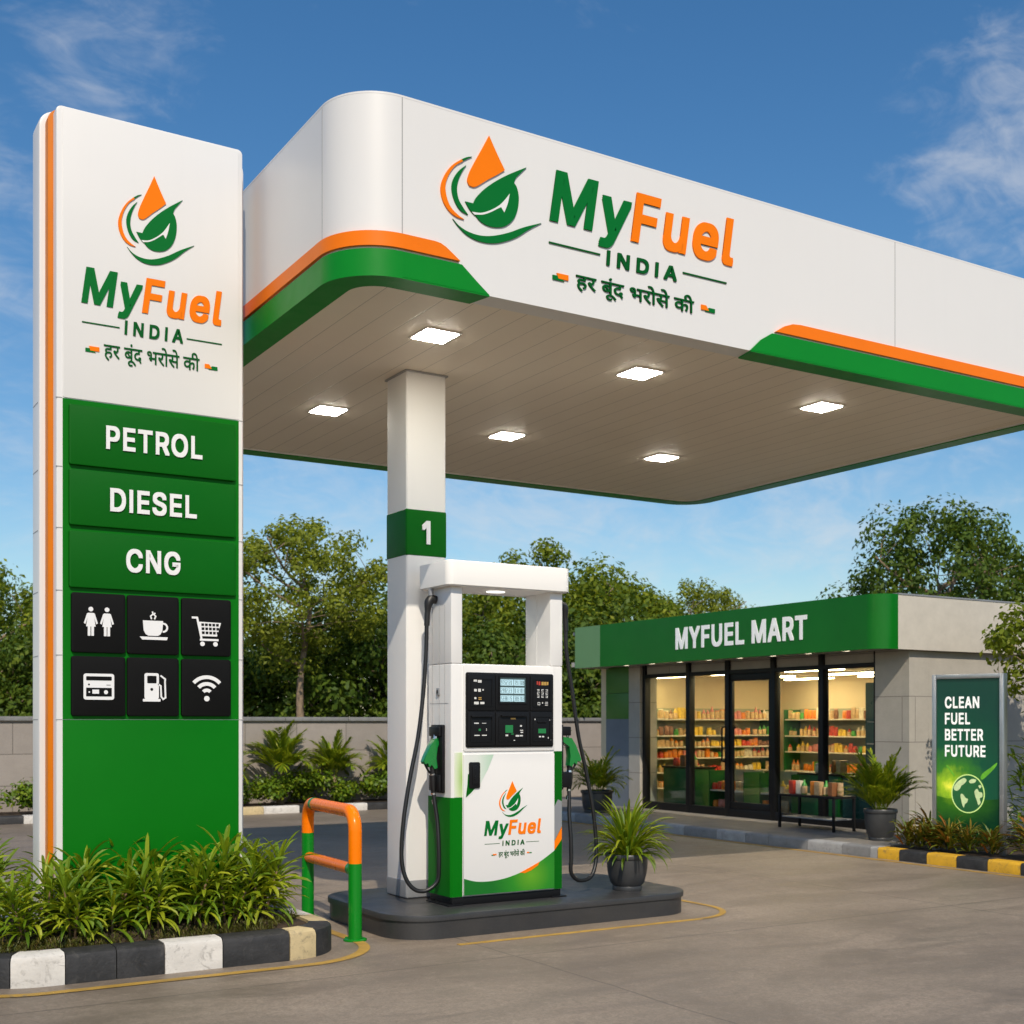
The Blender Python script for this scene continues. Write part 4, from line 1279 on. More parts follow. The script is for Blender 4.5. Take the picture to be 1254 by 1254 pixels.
build('panel_seam', bm, 'seam_grey', totem, smooth=False)
fT = front(TF)
for (word, z0, z1, u0, u1, b) in (('PETROL', 3.105, 3.480, 1.885, 2.500, 3.222), ('DIESEL', 2.730, 3.078, 1.910, 2.463, 2.832), ('CNG', 2.342, 2.695, 2.010, 2.355, 2.456)):
    bm = prism(NB(), rrect(1.664, z0, 2.730, z1, .012, 3), fT, .004, .030, .008)
    pnl = build('price_panel', bm, 'sign_green_dark', totem)
    bm = letters(NB(), word, u0, u1, b, .147, fT, .0295, .038, off=.022)
    build('lettering', bm, 'sign_white', pnl, smooth=False)


def fn_in(fn, cu, cv, s): return lambda u, v, n: fn(cu + u * s, cv + v * s, n)


def stroke(bm, pts, w, fn, n0, n1):
    for (a, b) in zip(pts, pts[1:]):
        d = Vector((b[0] - a[0], b[1] - a[1])); d.normalize(); p_ = Vector((-d.y, d.x)) * w / 2; e = d * w * .35
        prism(bm, [(a[0] - p_.x - e.x, a[1] - p_.y - e.y), (b[0] - p_.x + e.x, b[1] - p_.y + e.y), (b[0] + p_.x + e.x, b[1] + p_.y + e.y), (a[0] + p_.x - e.x, a[1] + p_.y - e.y)], fn, n0, n1)
        n0 -= .00013; n1 += .00011


def arc_band(cu, cv, r0, r1, a0, a1, n=14):
    return [(cu + r1 * math.cos(R(a0 + (a1 - a0) * i / n)), cv + r1 * math.sin(R(a0 + (a1 - a0) * i / n))) for i in range(n + 1)] + \
           [(cu + r0 * math.cos(R(a1 - (a1 - a0) * i / n)), cv + r0 * math.sin(R(a1 - (a1 - a0) * i / n))) for i in range(n + 1)]


def icon(kind, fn):
    bm = NB(); bk = NB(); a, b = .0295, .034
    P_ = lambda pts, x=0.: prism(bm, pts, fn, a, b + x)
    K_ = lambda pts: prism(bk, pts, fn, b - .001, b + .0012)
    if kind == 'women':
        for s in (-.29, .29):
            P_(disc(s, .50, .085, 18))
            P_([(s - .10, .36), (s - .14, .33), (s - .25, -.02), (s - .19, -.05), (s - .115, .20), (s - .17, -.14), (s - .11, -.14), (s - .11, -.48), (s - .015, -.48), (s - .015, -.14), (s + .015, -.14), (s + .015, -.48), (s + .11, -.48), (s + .11, -.14), (s + .17, -.14), (s + .115, .20), (s + .19, -.05), (s + .25, -.02), (s + .14, .33), (s + .10, .36)])
    elif kind == 'cup':
        P_([(-.40, .17), (-.37, -.20), (-.30, -.34), (-.20, -.40), (.16, -.40), (.26, -.34), (.33, -.20), (.36, .17)])
        P_(arc_band(.36, -.08, .12, .19, -95, 95), .0004)
        P_([(-.52, -.44), (.54, -.44), (.50, -.55), (-.42, -.55)])
        stroke(bm, [(-.08, .24), (-.11, .34), (-.02, .42), (-.04, .50)], .05, fn, a, b); stroke(bm, [(.04, .24), (.08, .34), (.01, .40), (.05, .45)], .05, fn, a + .0002, b + .0002)
    elif kind == 'cart':
        stroke(bm, [(-.56, .36), (-.38, .36), (-.20, -.48)], .075, fn, a, b)
        P_([(-.32, .21), (.56, .19), (.40, -.34), (-.22, -.34)])
        for i in range(5):
            for j in range(3):
                u = -.215 + i * .145 + j * .012; v = .10 - j * .155; K_([(u, v - .05), (u + .10, v - .05), (u + .105, v + .05), (u - .005, v + .05)])
        P_(rect(-.27, -.52, .46, -.44), .0003); P_(disc(-.17, -.64, .09, 18)); P_(disc(.34, -.64, .09, 18))
    elif kind == 'card':
        P_(rrect(-.55, -.50, .55, .46, .09, 5))
        K_(rrect(-.46, .21, .46, .36, .03, 3)); K_(rect(-.46, -.38, .46, -.06)); K_(disc(-.36, .06, .035, 10)); K_(rect(.27, .035, .42, .055))
        prism(bm, rect(-.24, -.28, 0., -.13), fn, b, b + .0022); prism(bm, disc(.25, -.22, .075, 16), fn, b, b + .0022); prism(bm, disc(-.35, -.22, .03, 8), fn, b, b + .0022)
    elif kind == 'pump':
        P_(rrect(-.34, -.46, .20, .52, .08, 5)); P_(rrect(-.40, -.55, .26, -.45, .02, 3), .0003)
        K_(rrect(-.24, .14, .11, .42, .03, 3)); K_(disc(-.07, -.09, .055, 14))
        stroke(bm, [(.19, .10), (.27, .04), (.29, -.36), (.36, -.46), (.45, -.40), (.43, .20), (.44, .30), (.28, .42)], .06, fn, a, b)
    else:
        for r0, r1 in ((.62, .76), (.36, .50), (.12, .25)):
            P_(arc_band(0, -.28, r0 + .0, r1, 42, 138))
        P_(disc(0, -.42, .105, 20))
    return bm, bk


for q, (kind, cu, cz) in enumerate((('women', 1.842, 2.125), ('cup', 2.183, 2.125), ('cart', 2.531, 2.125), ('card', 1.842, 1.729), ('pump', 2.183, 1.729), ('wifi', 2.531, 1.729))):
    bm = prism(NB(), rrect(cu - .165, cz - .187, cu + .166, cz + .187, .016, 4), fT, .004, .030, .009)
    t_ = build('service_tile', bm, 'black_tile', totem)
    a_, b_ = icon(kind, fn_in(fT, cu, cz, .17))
    build('pictogram', a_, 'sign_white', t_, smooth=False)
    if len(b_.verts): build('pictogram_detail', b_, 'black_tile', t_, smooth=False)
    else: b_.free()
emblem(totem, fT, 1.966, 2.454, 4.443, 5.015, .0055, .012)
wordmark(totem, fT, .0055, .011, (1.740, 2.640, 4.125, .228), (2.005, 2.380, 3.968, .090), (1.878, 2.490, 3.770, .150),
         ((1.745, 1.975, 4.005, .008), (2.405, 2.640, 4.005, .008)), ((1.765, 1.850, 3.832, .028), (2.525, 2.610, 3.832, .028)))

# ================================================================== PUMP ISLAND
island = thing('pump_island', 'raised dark granite island with rounded corners under the dispenser', 'island', (5.06, 8.3, 0))
IX0, IY0, IX1, IY1, IR = 3.73, 7.55, 6.38, 9.05, .34
bm = prism(NB(), rrect(IX0 + .012, IY0 + .012, IX1 - .012, IY1 - .012, IR, 14), flat, -.01, .128)
build('base', bm, 'granite', island)
bm = prism(NB(), rrect(IX0, IY0, IX1, IY1, IR, 14), flat, .1285, .170, .012)
build('top_slab', bm, 'granite', island)

# ================================================================== CANOPY COLUMN
column = thing('canopy_column', 'square white column numbered one carrying the canopy', 'column', (4.36, 8.53, .170))
bm = box(NB(), 4.19, 8.36, .170, 4.53, 8.70, 4.166, .022, 3)
build('shaft', bm, 'white_satin', column)
bm = box(NB(), 4.186, 8.356, .1705, 4.534, 8.704, .315, .022, 3)
build('foot_sleeve', bm, 'steel_grey', column)
bm = box(NB(), 4.185, 8.355, 2.760, 4.535, 8.705, 3.120, .022, 3)
band = build('number_band', bm, 'sign_green_dark', column)
bm = letters(NB(), '1', 4.318, 4.388, 2.856, .178, front(8.355), -.0005, .008, off=.022)
build('numeral', bm, 'sign_white', band, smooth=False)
bm = box(NB(), 4.178, 8.348, 4.150, 4.542, 8.712, 4.163, .003)
build('top_collar', bm, 'seam_grey', column)

# ================================================================== CANOPY
CX0, CY0, CX1, CY1, CR, CZ0, CZ1 = 2.93, 6.62, 9.76, 11.74, .36, 4.150, 5.225
canopy = thing('fuel_canopy', 'large white flat canopy with rounded corners, green and orange edge stripes and logo', 'canopy', (6.3, 9.2, 4.15))


def ring_wall(bm, x0, y0, x1, y1, r, w, z0, z1, n=14):
    o = rrect(x0, y0, x1, y1, r, n); i = rrect(x0 + w, y0 + w, x1 - w, y1 - w, max(.02, r - w), n)
    k = len(o)
    L_ = [[bm.verts.new((p[0], p[1], z)) for p in ring] for ring, z in ((o, z0), (o, z1), (i, z1), (i, z0))]
    for a, b in zip(L_, L_[1:] + L_[:1]):
        for j in range(k): bm.faces.new((a[j], a[(j + 1) % k], b[(j + 1) % k], b[j]))
    bmesh.ops.recalc_face_normals(bm, faces=bm.faces)
    return bm


bm = ring_wall(NB(), CX0, CY0, CX1, CY1, CR, .17, CZ0, CZ1, 18)
top_e = [e for e in bm.edges if all(abs(v.co.z - CZ1) < 1e-6 for v in e.verts) and len({round(v.co.x, 4) for v in e.verts} | {round(v.co.y, 4) for v in e.verts}) > 0]
build('fascia', bm, 'white_panel', canopy)
bm = prism(NB(), rrect(CX0 + .165, CY0 + .165, CX1 - .165, CY1 - .165, CR - .165, 10), flat, 4.164, 4.20)
build('soffit', bm, 'soffit', canopy, smooth=False)
bm = prism(NB(), rrect(CX0 + .168, CY0 + .168, CX1 - .168, CY1 - .168, CR - .168, 10), flat, 4.95, 5.0)
build('roof_deck', bm, 'steel_grey', canopy, smooth=False)
bm = ring_wall(NB(), CX0 - .001, CY0 - .001, CX1 + .001, CY1 + .001, CR + .001, .19, CZ1, CZ1 + .012, 18)
build('edge_trim', bm, 'white_metal', canopy)
# panel joints
bm = NB()
for x in (CX0 + CR, 7.538):
    box(bm, x - .003, CY0 - .0012, 4.41, x + .003, CY0 + .01, CZ1)
for y in (CY0 + CR, 9.2):
    box(bm, CX0 - .0012, y - .003, 4.41, CX0 + .01, y + .003, CZ1)
build('panel_seam', bm, 'seam_grey', canopy, smooth=False)


def stripe_loop(z0, z1, proud, name, m, left_end, right_end, under=0.):
    """a strip that follows the canopy edge from the front's left piece, round the back, to the front's right piece"""
    o = rrect(CX0 - proud, CY0 - proud, CX1 + proud, CY1 + proud, CR + proud, 18)
    i = rrect(CX0 + .004, CY0 + .004, CX1 - .004, CY1 - .004, CR - .004, 18)
    u = rrect(CX0 + under, CY0 + under, CX1 - under, CY1 - under, max(.03, CR - under), 18) if under else i
    k = len(o)
    bm = NB()
    # skip the straight front span, which is between index 18 (end of the first corner) and 19
    order = [(18 - j) % k for j in range(k)]        # from the left front tangent, backwards round the loop
    rings = []
    for j in order:
        if under:
            prof = [(o[j], z1), (o[j], z0), (u[j], z0), (u[j], z0 + .008), (i[j], z0 + .008), (i[j], z1)]
        else:
            prof = [(o[j], z1), (o[j], z0), (i[j], z0), (i[j], z1)]
        rings.append([bm.verts.new((p[0], p[1], z)) for p, z in prof])
    m_ = len(rings[0])
    for a, b in zip(rings, rings[1:]):
        for q in range(m_): bm.faces.new((a[q], a[(q + 1) % m_], b[(q + 1) % m_], b[q]))
    bm.faces.new(rings[0]); bm.faces.new(rings[-1])
    # the two straight front pieces with their slanted ends
    for piece in (left_end, right_end):
        prism(bm, piece, front(CY0), -.004, proud)
    if under:
        xl = max(p[0] for p in left_end); xr = min(p[0] for p in right_end)
        prism(bm, [(CX0 + CR, CY0 - proud), (xl, CY0 - proud), (xl - under * .25, CY0 + under), (CX0 + CR, CY0 + under)], flat, z0, z0 + .008)
        prism(bm, [(xr, CY0 - proud), (CX1 - CR, CY0 - proud), (CX1 - CR, CY0 + under), (xr + under * .25, CY0 + under)], flat, z0, z0 + .008)
    bmesh.ops.recalc_face_normals(bm, faces=bm.faces)
    return build(name, bm, m, canopy)


TX0, TX1 = CX0 + CR, CX1 - CR
stripe_loop(4.140, 4.302, .014, 'green_stripe', 'stripe_green', [(TX0, 4.150), (3.885, 4.150), (3.80, 4.214), (3.69, 4.302), (TX0, 4.302)],
            [(6.04, 4.150), (TX1, 4.150), (TX1, 4.302), (6.245, 4.302), (6.14, 4.240)], .165)
stripe_loop(4.318, 4.405, .022, 'orange_stripe', 'stripe_orange', [(TX0, 4.318), (3.675, 4.318), (3.625, 4.352), (3.575, 4.385), (3.54, 4.400), (3.50, 4.405), (TX0, 4.405)],
            [(6.275, 4.318), (TX1, 4.318), (TX1, 4.405), (6.52, 4.405), (6.44, 4.398), (6.36, 4.370)])
bm = NB()
fC = front(CY0)
emblem(canopy, fC, 3.546, 4.274, 4.473, 5.140, -.002, .009)
wordmark(canopy, fC, -.002, .009, (4.335, 5.885, 4.712, .335), (4.782, 5.372, 4.512, .100), (4.541, 5.525, 4.285, .155),
         ((4.331, 4.732, 4.572, .010), (5.428, 5.820, 4.586, .010)), ((4.359, 4.480, 4.352, .034), (5.590, 5.713, 4.362, .034)))

# recessed lights, each its own lamp
names = {(0, 0): 'front left, nearest the logo', (1, 0): 'front middle, right of the column', (2, 0): 'front right', (0, 1): 'back left, seen left of the column', (1, 1): 'back middle', (2, 1): 'back right'}
lamp0 = None
for j, y in enumerate((7.52, 9.80)):
    for i, x in enumerate(((3.99, 5.75, 7.67), (4.17, 5.95, 7.77))[j]):
        lab = f'square recessed canopy light, {names[(i, j)]}'
        if lamp0 is None:
            lamp0 = thing('canopy_light', lab, 'ceiling light', (x, y, 4.164), 'recessed lights in the canopy soffit')
            bm = NB(); s, w = .138, .018
            for (x0, y0, x1, y1) in ((-s, -s, s, -s + w), (-s, s - w, s, s), (-s, -s + w, -s + w, s - w), (s - w, -s + w, s, s - w)):
                box(bm, x + x0, y + y0, 4.156, x + x1, y + y1, 4.1655, .003)
            build('frame', bm, 'white_metal', lamp0)
            bm = box(NB(), x - s + w + .001, y - s + w + .001, 4.151, x + s - w - .001, y + s - w - .001, 4.1648, .004)
            build('diffuser', bm, 'canopy_lamp', lamp0, smooth=False)
            note_children(lamp0)
        else:
            c = copy_tree(lamp0); c.location = (x, y, 4.164); c['label'] = lab

# ================================================================== FUEL DISPENSER
D = thing('fuel_dispenser', 'white and green fuel dispenser with black console and hanging nozzles', 'fuel pump', (4.785, 8.035, .170))
DX0, DX1, DY0, DY1 = 4.300, 5.270, 7.860, 8.215
bm = box(NB(), DX0 + .012, DY0 + .008, .170, DX1 - .012, DY1 - .01, .232, .006)
box(bm, DX0 - .03, DY0 - .012, .1702, DX0 + .10, DY1 - .02, .180, .003); box(bm, DX1 - .10, DY0 - .012, .1702, DX1 + .03, DY1 - .02, .180, .003)
build('plinth', bm, 'black_plastic', D)
bm = box(NB(), DX0, DY0, .230, DX1, DY1, 1.930, .014, 3)
build('cabinet', bm, 'white_metal', D)
# green cladding wraps the lower left side and post
pl = [(DX0 - .004, DY1 - .004), (DX0 - .004, DY0 + .012), (DX0 + .010, DY0 - .004), (4.391, DY0 - .004), (4.391, DY0 + .006), (DX0 + .014, DY0 + .006), (DX0 + .006, DY0 + .016), (DX0 + .006, DY1 - .004)]
bm = prism(NB(), pl, flat, .234, .955)
build('green_cladding', bm, 'sign_green', D)
gradient_print('pale_green_print', ((0., (.30, .50, .10)), (.55, (.62, .72, .45)), (1., (.78, .78, .74))), (-.395, -.18, .93), .085, (1, .2, .22))
bm = prism(NB(), rect(4.326, .958, 4.391, 1.283), front(DY0), -.002, .0035)
build('printed_panel', bm, 'pale_green_print', D, smooth=False)
bm = prism(NB(), rect(5.190, .234, 5.262, 1.283), front(DY0), -.002, .0035)
rp = build('green_cladding', bm, 'sign_green_dark', D, smooth=False)
bm = prism(NB(), [(5.192, .60), (5.260, .71), (5.260, .90), (5.225, .915), (5.192, .86)], front(DY0), .003, .0048)
build('pale_print', bm, 'steel_grey', rp, smooth=False)
bm = prism(NB(), [(5.192, .530), (5.260, .610), (5.260, .705), (5.192, .595)], front(DY0), .003, .0055)
build('orange_print', bm, 'logo_orange', rp, smooth=False)
# right side cladding
bm = box(NB(), DX1 - .003, DY0 + .03, .234, DX1 + .004, DY1 - .02, 1.283, .001)
build('green_cladding', bm, 'sign_green_dark', D)
# front door with its printed swoosh
FY = DY0 - .016
bm = prism(NB(), rrect(4.396, .240, 5.186, 1.270, .006, 3), front(DY0), -.002, .016, .004)
door = build('front_panel', bm, 'white_panel', D)
fD = front(FY)
sw = spline2([(4.398, .365), (4.50, .338), (4.62, .333), (4.74, .345), (4.86, .374), (4.976, .418), (5.08, .466), (5.184, .528)], 4, closed=False) + [(5.184, .528)]
gradient_print('lime_print', ((0., (.12, .36, .012)), (.5, (.02, .24, .012)), (1., (.004, .15, .012))), (.19, -.20, .185), .34, (1, .2, 1.1))
bm = prism(NB(), [(4.398, .243), (5.184, .243)] + sw[::-1], fD, -.001, .0015)
build('green_swoosh', bm, 'lime_print', door, smooth=False)
bm = prism(NB(), [(4.875, .380), (4.976, .4195), (5.05, .452), (5.035, .425), (4.975, .392), (4.92, .374)], fD, .001, .0028)
build('orange_swoosh', bm, 'stripe_orange', door, smooth=False)
gradient_print('pale_door_print', ((0., (.10, .40, .16)), (.06, (.42, .62, .46)), (.5, (.72, .76, .70)), (1., (.77, .77, .74))), (-.13, -.2, .95), .30, (1, .1, .25))
bm = prism(NB(), [(4.400, .945), (4.470, .985), (4.54, 1.06), (4.60, 1.16), (4.648, 1.265), (4.400, 1.265)], fD, -.001, .0014)
build('pale_print', bm, 'pale_door_print', door, smooth=False)
bm = prism(NB(), [(4.412, .955), (4.452, .985), (4.500, 1.03), (4.525, 1.06), (4.525, 1.125), (4.430, 1.125), (4.425, 1.05)], fD, .001, .0024)
build('green_print', bm, 'sign_green_dark', door, smooth=False)
bm = prism(NB(), rrect(4.437, 1.020, 4.528, 1.212, .014, 4), fD, .0005, .012, .004)
lk = build('door_lock', bm, 'black_plastic', door)
bm = prism(NB(), rrect(4.462, 1.05, 4.505, 1.185, .008, 3), fD, .011, .018, .003)
prism(bm, disc(4.483, 1.10, .010, 14), fD, .016, .022); prism(bm, rect(4.477, 1.135, 4.490, 1.165), fD, .016, .021)
build('lock_cover', bm, 'black_frame', lk)
emblem(door, fD, 4.694, 4.940, .800, 1.066, -.001, .0022)
wordmark(door, fD, -.001, .0022, (4.566, 5.062, .668, .110), (4.722, 4.915, .588, .038), (4.690, 4.918, .494, .062),
         ((4.571, 4.700, .607, .004), (4.930, 5.045, .607, .004)), ((4.630, 4.672, .522, .010), (4.938, 4.980, .522, .010)))
# console
bm = prism(NB(), rrect(4.398, 1.290, 5.190, 1.925, .016, 4), front(DY0), -.002, .012, .005)
con = build('console_surround', bm, 'white_metal', D)
fK = front(DY0 - .012)
bm = prism(NB(), rrect(4.412, 1.318, 5.172, 1.868, .016, 4), fK, -.001, .010, .004)
kp = build('console', bm, 'black_plastic', D)
fM = front(DY0 - .022)
U = (4.420, 4.656, 4.957, 5.165); W = (1.326, 1.585, 1.860)
for a in range(3):
    for b in range(2):
        u0, u1, v0, v1 = U[a] + .004, U[a + 1] - .004, W[b] + .004, W[b + 1] - .004
        bm = prism(NB(), rrect(u0, v0, u1, v1, .010, 3), fM, -.001, .008, .004)
        if not (a == 1 and b == 1):
            # raised bezel ring
            for rr in (rect(u0 + .022, v0 + .030, u1 - .022, v0 + .036), rect(u0 + .022, v1 - .040, u1 - .022, v1 - .034), rect(u0 + .022, v0 + .036, u0 + .028, v1 - .040), rect(u1 - .028, v0 + .036, u1 - .022, v1 - .040)):
                prism(bm, rr, fM, .007, .0125)
        md = build('console_module', bm, 'black_plastic', kp)
fN = front(DY0 - .030)


def marks(name, m, rects, n1=.002, parent=None):
    for q in rects:         # each key its own piece; a list makes one key of several strokes
        bm = NB()
        for w in (q if isinstance(q, list) else [q]): prism(bm, rect(*w), fN, -.001, n1)
        o = build(name, bm, m, parent or kp, smooth=False)
    return o


# display with three rows of figures
bm = NB()
for rr in (rect(4.682, 1.640, 4.930, 1.652), rect(4.682, 1.836, 4.930, 1.848), rect(4.682, 1.652, 4.694, 1.836), rect(4.918, 1.652, 4.930, 1.836)): prism(bm, rr, fN, -.001, .006)
build('display_bezel', bm, 'black_plastic', kp, smooth=False)
scr = marks('display_screen', 'lcd_back', [(4.694, 1.652, 4.918, 1.836)], .001)
bmc, bmd = NB(), NB()
rr_ = random.Random(9)
for z in (1.775, 1.716, 1.657):
    for (x0, x1) in ((4.698, 4.764), (4.766, 4.810), (4.815, 4.905)):
        prism(bmc, rect(x0, z, x1, z + .045), fN, .0005, .002)
        x = x0 + .006
        while x < x1 - .010:
            # seven-segment figures
            segs = rr_.choice(('0', '1', '2', '3', '5', '7', '8', '9'))
            on = {'0': 'abcdef', '1': 'bc', '2': 'abged', '3': 'abgcd', '5': 'afgcd', '7': 'abc', '8': 'abcdefg', '9': 'abfgcd'}[segs]
            w_, h_, t_ = .0085, .030, .0022; y0 = z + .0075
            G = {'a': (x, y0 + h_ - t_, x + w_, y0 + h_), 'd': (x, y0, x + w_, y0 + t_), 'g': (x, y0 + h_ / 2 - t_ / 2, x + w_, y0 + h_ / 2 + t_ / 2), 'f': (x, y0 + h_ / 2, x + t_, y0 + h_), 'e': (x, y0, x + t_, y0 + h_ / 2), 'b': (x + w_ - t_, y0 + h_ / 2, x + w_, y0 + h_), 'c': (x + w_ - t_, y0, x + w_, y0 + h_ / 2)}
            for q, g in enumerate(on): prism(bmd, rect(*G[g]), fN, .0015, .0026 + .00007 * q)
            x += .0145
build('display_row', bmc, 'lcd_cell', scr, smooth=False)
build('display_figures', bmd, 'lcd_digit', scr, smooth=False)
marks('key', 'key_white', [(4.470, 1.800, 4.498, 1.815), (4.506, 1.793, 4.536, 1.812), (4.474, 1.728, 4.496, 1.746), (4.508, 1.726, 4.530, 1.748), (4.543, 1.735, 4.554, 1.746), (4.476, 1.672, 4.492, 1.686), (4.474, 1.634, 4.512, 1.653), (4.526, 1.636, 4.560, 1.652)])
marks('key', 'key_amber', [(4.466, 1.815, 4.520, 1.822), (4.510, 1.668, 4.536, 1.674), (4.510, 1.680, 4.536, 1.686), (5.058, 1.782, 5.078, 1.808), (5.082, 1.782, 5.102, 1.808), (5.106, 1.784, 5.120, 1.808)])
marks('key', 'key_red', [(5.016, 1.786, 5.026, 1.812), (5.032, 1.782, 5.048, 1.810)])
kk = []
for i in range(3):
    for j in range(3):
        x = 5.020 + i * .038; z = 1.688 + j * .024
        kk.append([(x, z, x + .018, z + .004), (x, z + .011, x + .020, z + .015), (x + (.0 if (i + j) % 2 else .014), z + .0045, x + (.004 if (i + j) % 2 else .018), z + .0105)])
kk += [[(5.024, 1.632, 5.046, 1.636), (5.024, 1.650, 5.046, 1.654), (5.024, 1.637, 5.028, 1.649), (5.042, 1.637, 5.046, 1.649)], (5.064, 1.644, 5.072, 1.654), [(5.090, 1.630, 5.116, 1.634), (5.090, 1.641, 5.116, 1.645), (5.090, 1.652, 5.116, 1.656)]]
marks('key', 'key_white', kk)
marks('reader_screen', 'lcd_green', [(4.740, 1.425, 4.806, 1.482), (4.790, 1.412, 4.812, 1.420), (5.030, 1.420, 5.098, 1.455), (4.512, 1.440, 4.530, 1.456)])
marks('key', 'key_white', [(4.474, 1.492, 4.512, 1.500), (4.540, 1.494, 4.576, 1.498), (4.476, 1.404, 4.520, 1.411), (4.540, 1.404, 4.580, 1.411), (4.576, 1.440, 4.579, 1.458), (4.742, 1.400, 4.764, 1.412), (4.868, 1.470, 4.884, 1.482), (4.868, 1.440, 4.894, 1.446), (4.872, 1.424, 4.894, 1.432), (4.830, 1.396, 4.860, 1.408), (4.866, 1.398, 4.892, 1.408), (4.812, 1.362, 4.824, 1.372), (5.036, 1.390, 5.054, 1.400), (5.064, 1.390, 5.082, 1.400), (4.996, 1.520, 5.004, 1.530), (5.130, 1.516, 5.142, 1.524), (5.116, 1.380, 5.122, 1.392), (5.136, 1.368, 5.144, 1.372)])
marks('key', 'key_amber', [(4.786, 1.526, 4.830, 1.536)])
# card slot hoods on the lower modules
bm = NB()
for (u0, u1, v) in ((4.446, 4.616, 1.540), (4.700, 4.912, 1.545)): box(bm, u0, DY0 - .050, v, u1, DY0 - .029, v + .012, .003)
box(bm, 5.02, DY0 - .040, 1.500, 5.10, DY0 - .029, 1.512, .003)
build('reader_hood', bm, 'black_plastic', kp)
# posts and head
bm = box(NB(), DX0, DY0, 1.931, 4.394, DY1, 2.497, .010)
pst = build('post', bm, 'white_metal', D)
bm = box(NB(), 5.157, DY0, 1.931, DX1, DY1, 2.497, .010)
box(bm, 5.1552, DY0 + .188, 1.935, 5.158, DY0 + .192, 2.494)
pst2 = build('post', bm, 'white_metal', D)
bm = prism(NB(), rrect(4.243, 7.800, 5.312, 8.290, .060, 8), flat, 2.497, 2.676, .014)
# a lower edge line as well
head = build('head', bm, 'white_metal', D)
bm = prism(NB(), rrect(4.255, 7.812, 5.300, 8.278, .05, 8), flat, 2.490, 2.4975)
build('head_rim', bm, 'white_panel', head)
bm = prism(NB(), disc(4.775, 8.03, .075, 28, .06), flat, 2.484, 2.4905)
build('head_lamp', bm, 'head_lamp', head)
# left side details: service hatch seams and latch
bm = NB()
for y in (8.150, 8.040, 7.955): box(bm, DX0 - .0015, y - .002, 1.20 if y == 8.04 else .96, DX0 + .001, y + .002, 2.36)
box(bm, DX0 - .0015, 7.90, 1.640, DX0 + .001, 8.19, 1.643)
build('hatch_seam', bm, 'seam_grey', D, smooth=False)
bm = box(NB(), DX0 - .012, 8.030, 1.700, DX0 + .001, 8.070, 1.755, .004)
lt = build('latch', bm, 'steel_grey', D)
bm = box(NB(), DX0 - .016, 8.044, 1.715, DX0 - .011, 8.058, 1.74, .001)
build('latch_key', bm, 'black_plastic', lt)


def mx(p, side):
    if side < 0: return p
    return (2 * 4.785 - p[0] + (.055 if p[0] < DX0 - .03 else 0), p[1] - .095 if len(p) > 1 else 0) + tuple(p[2:])


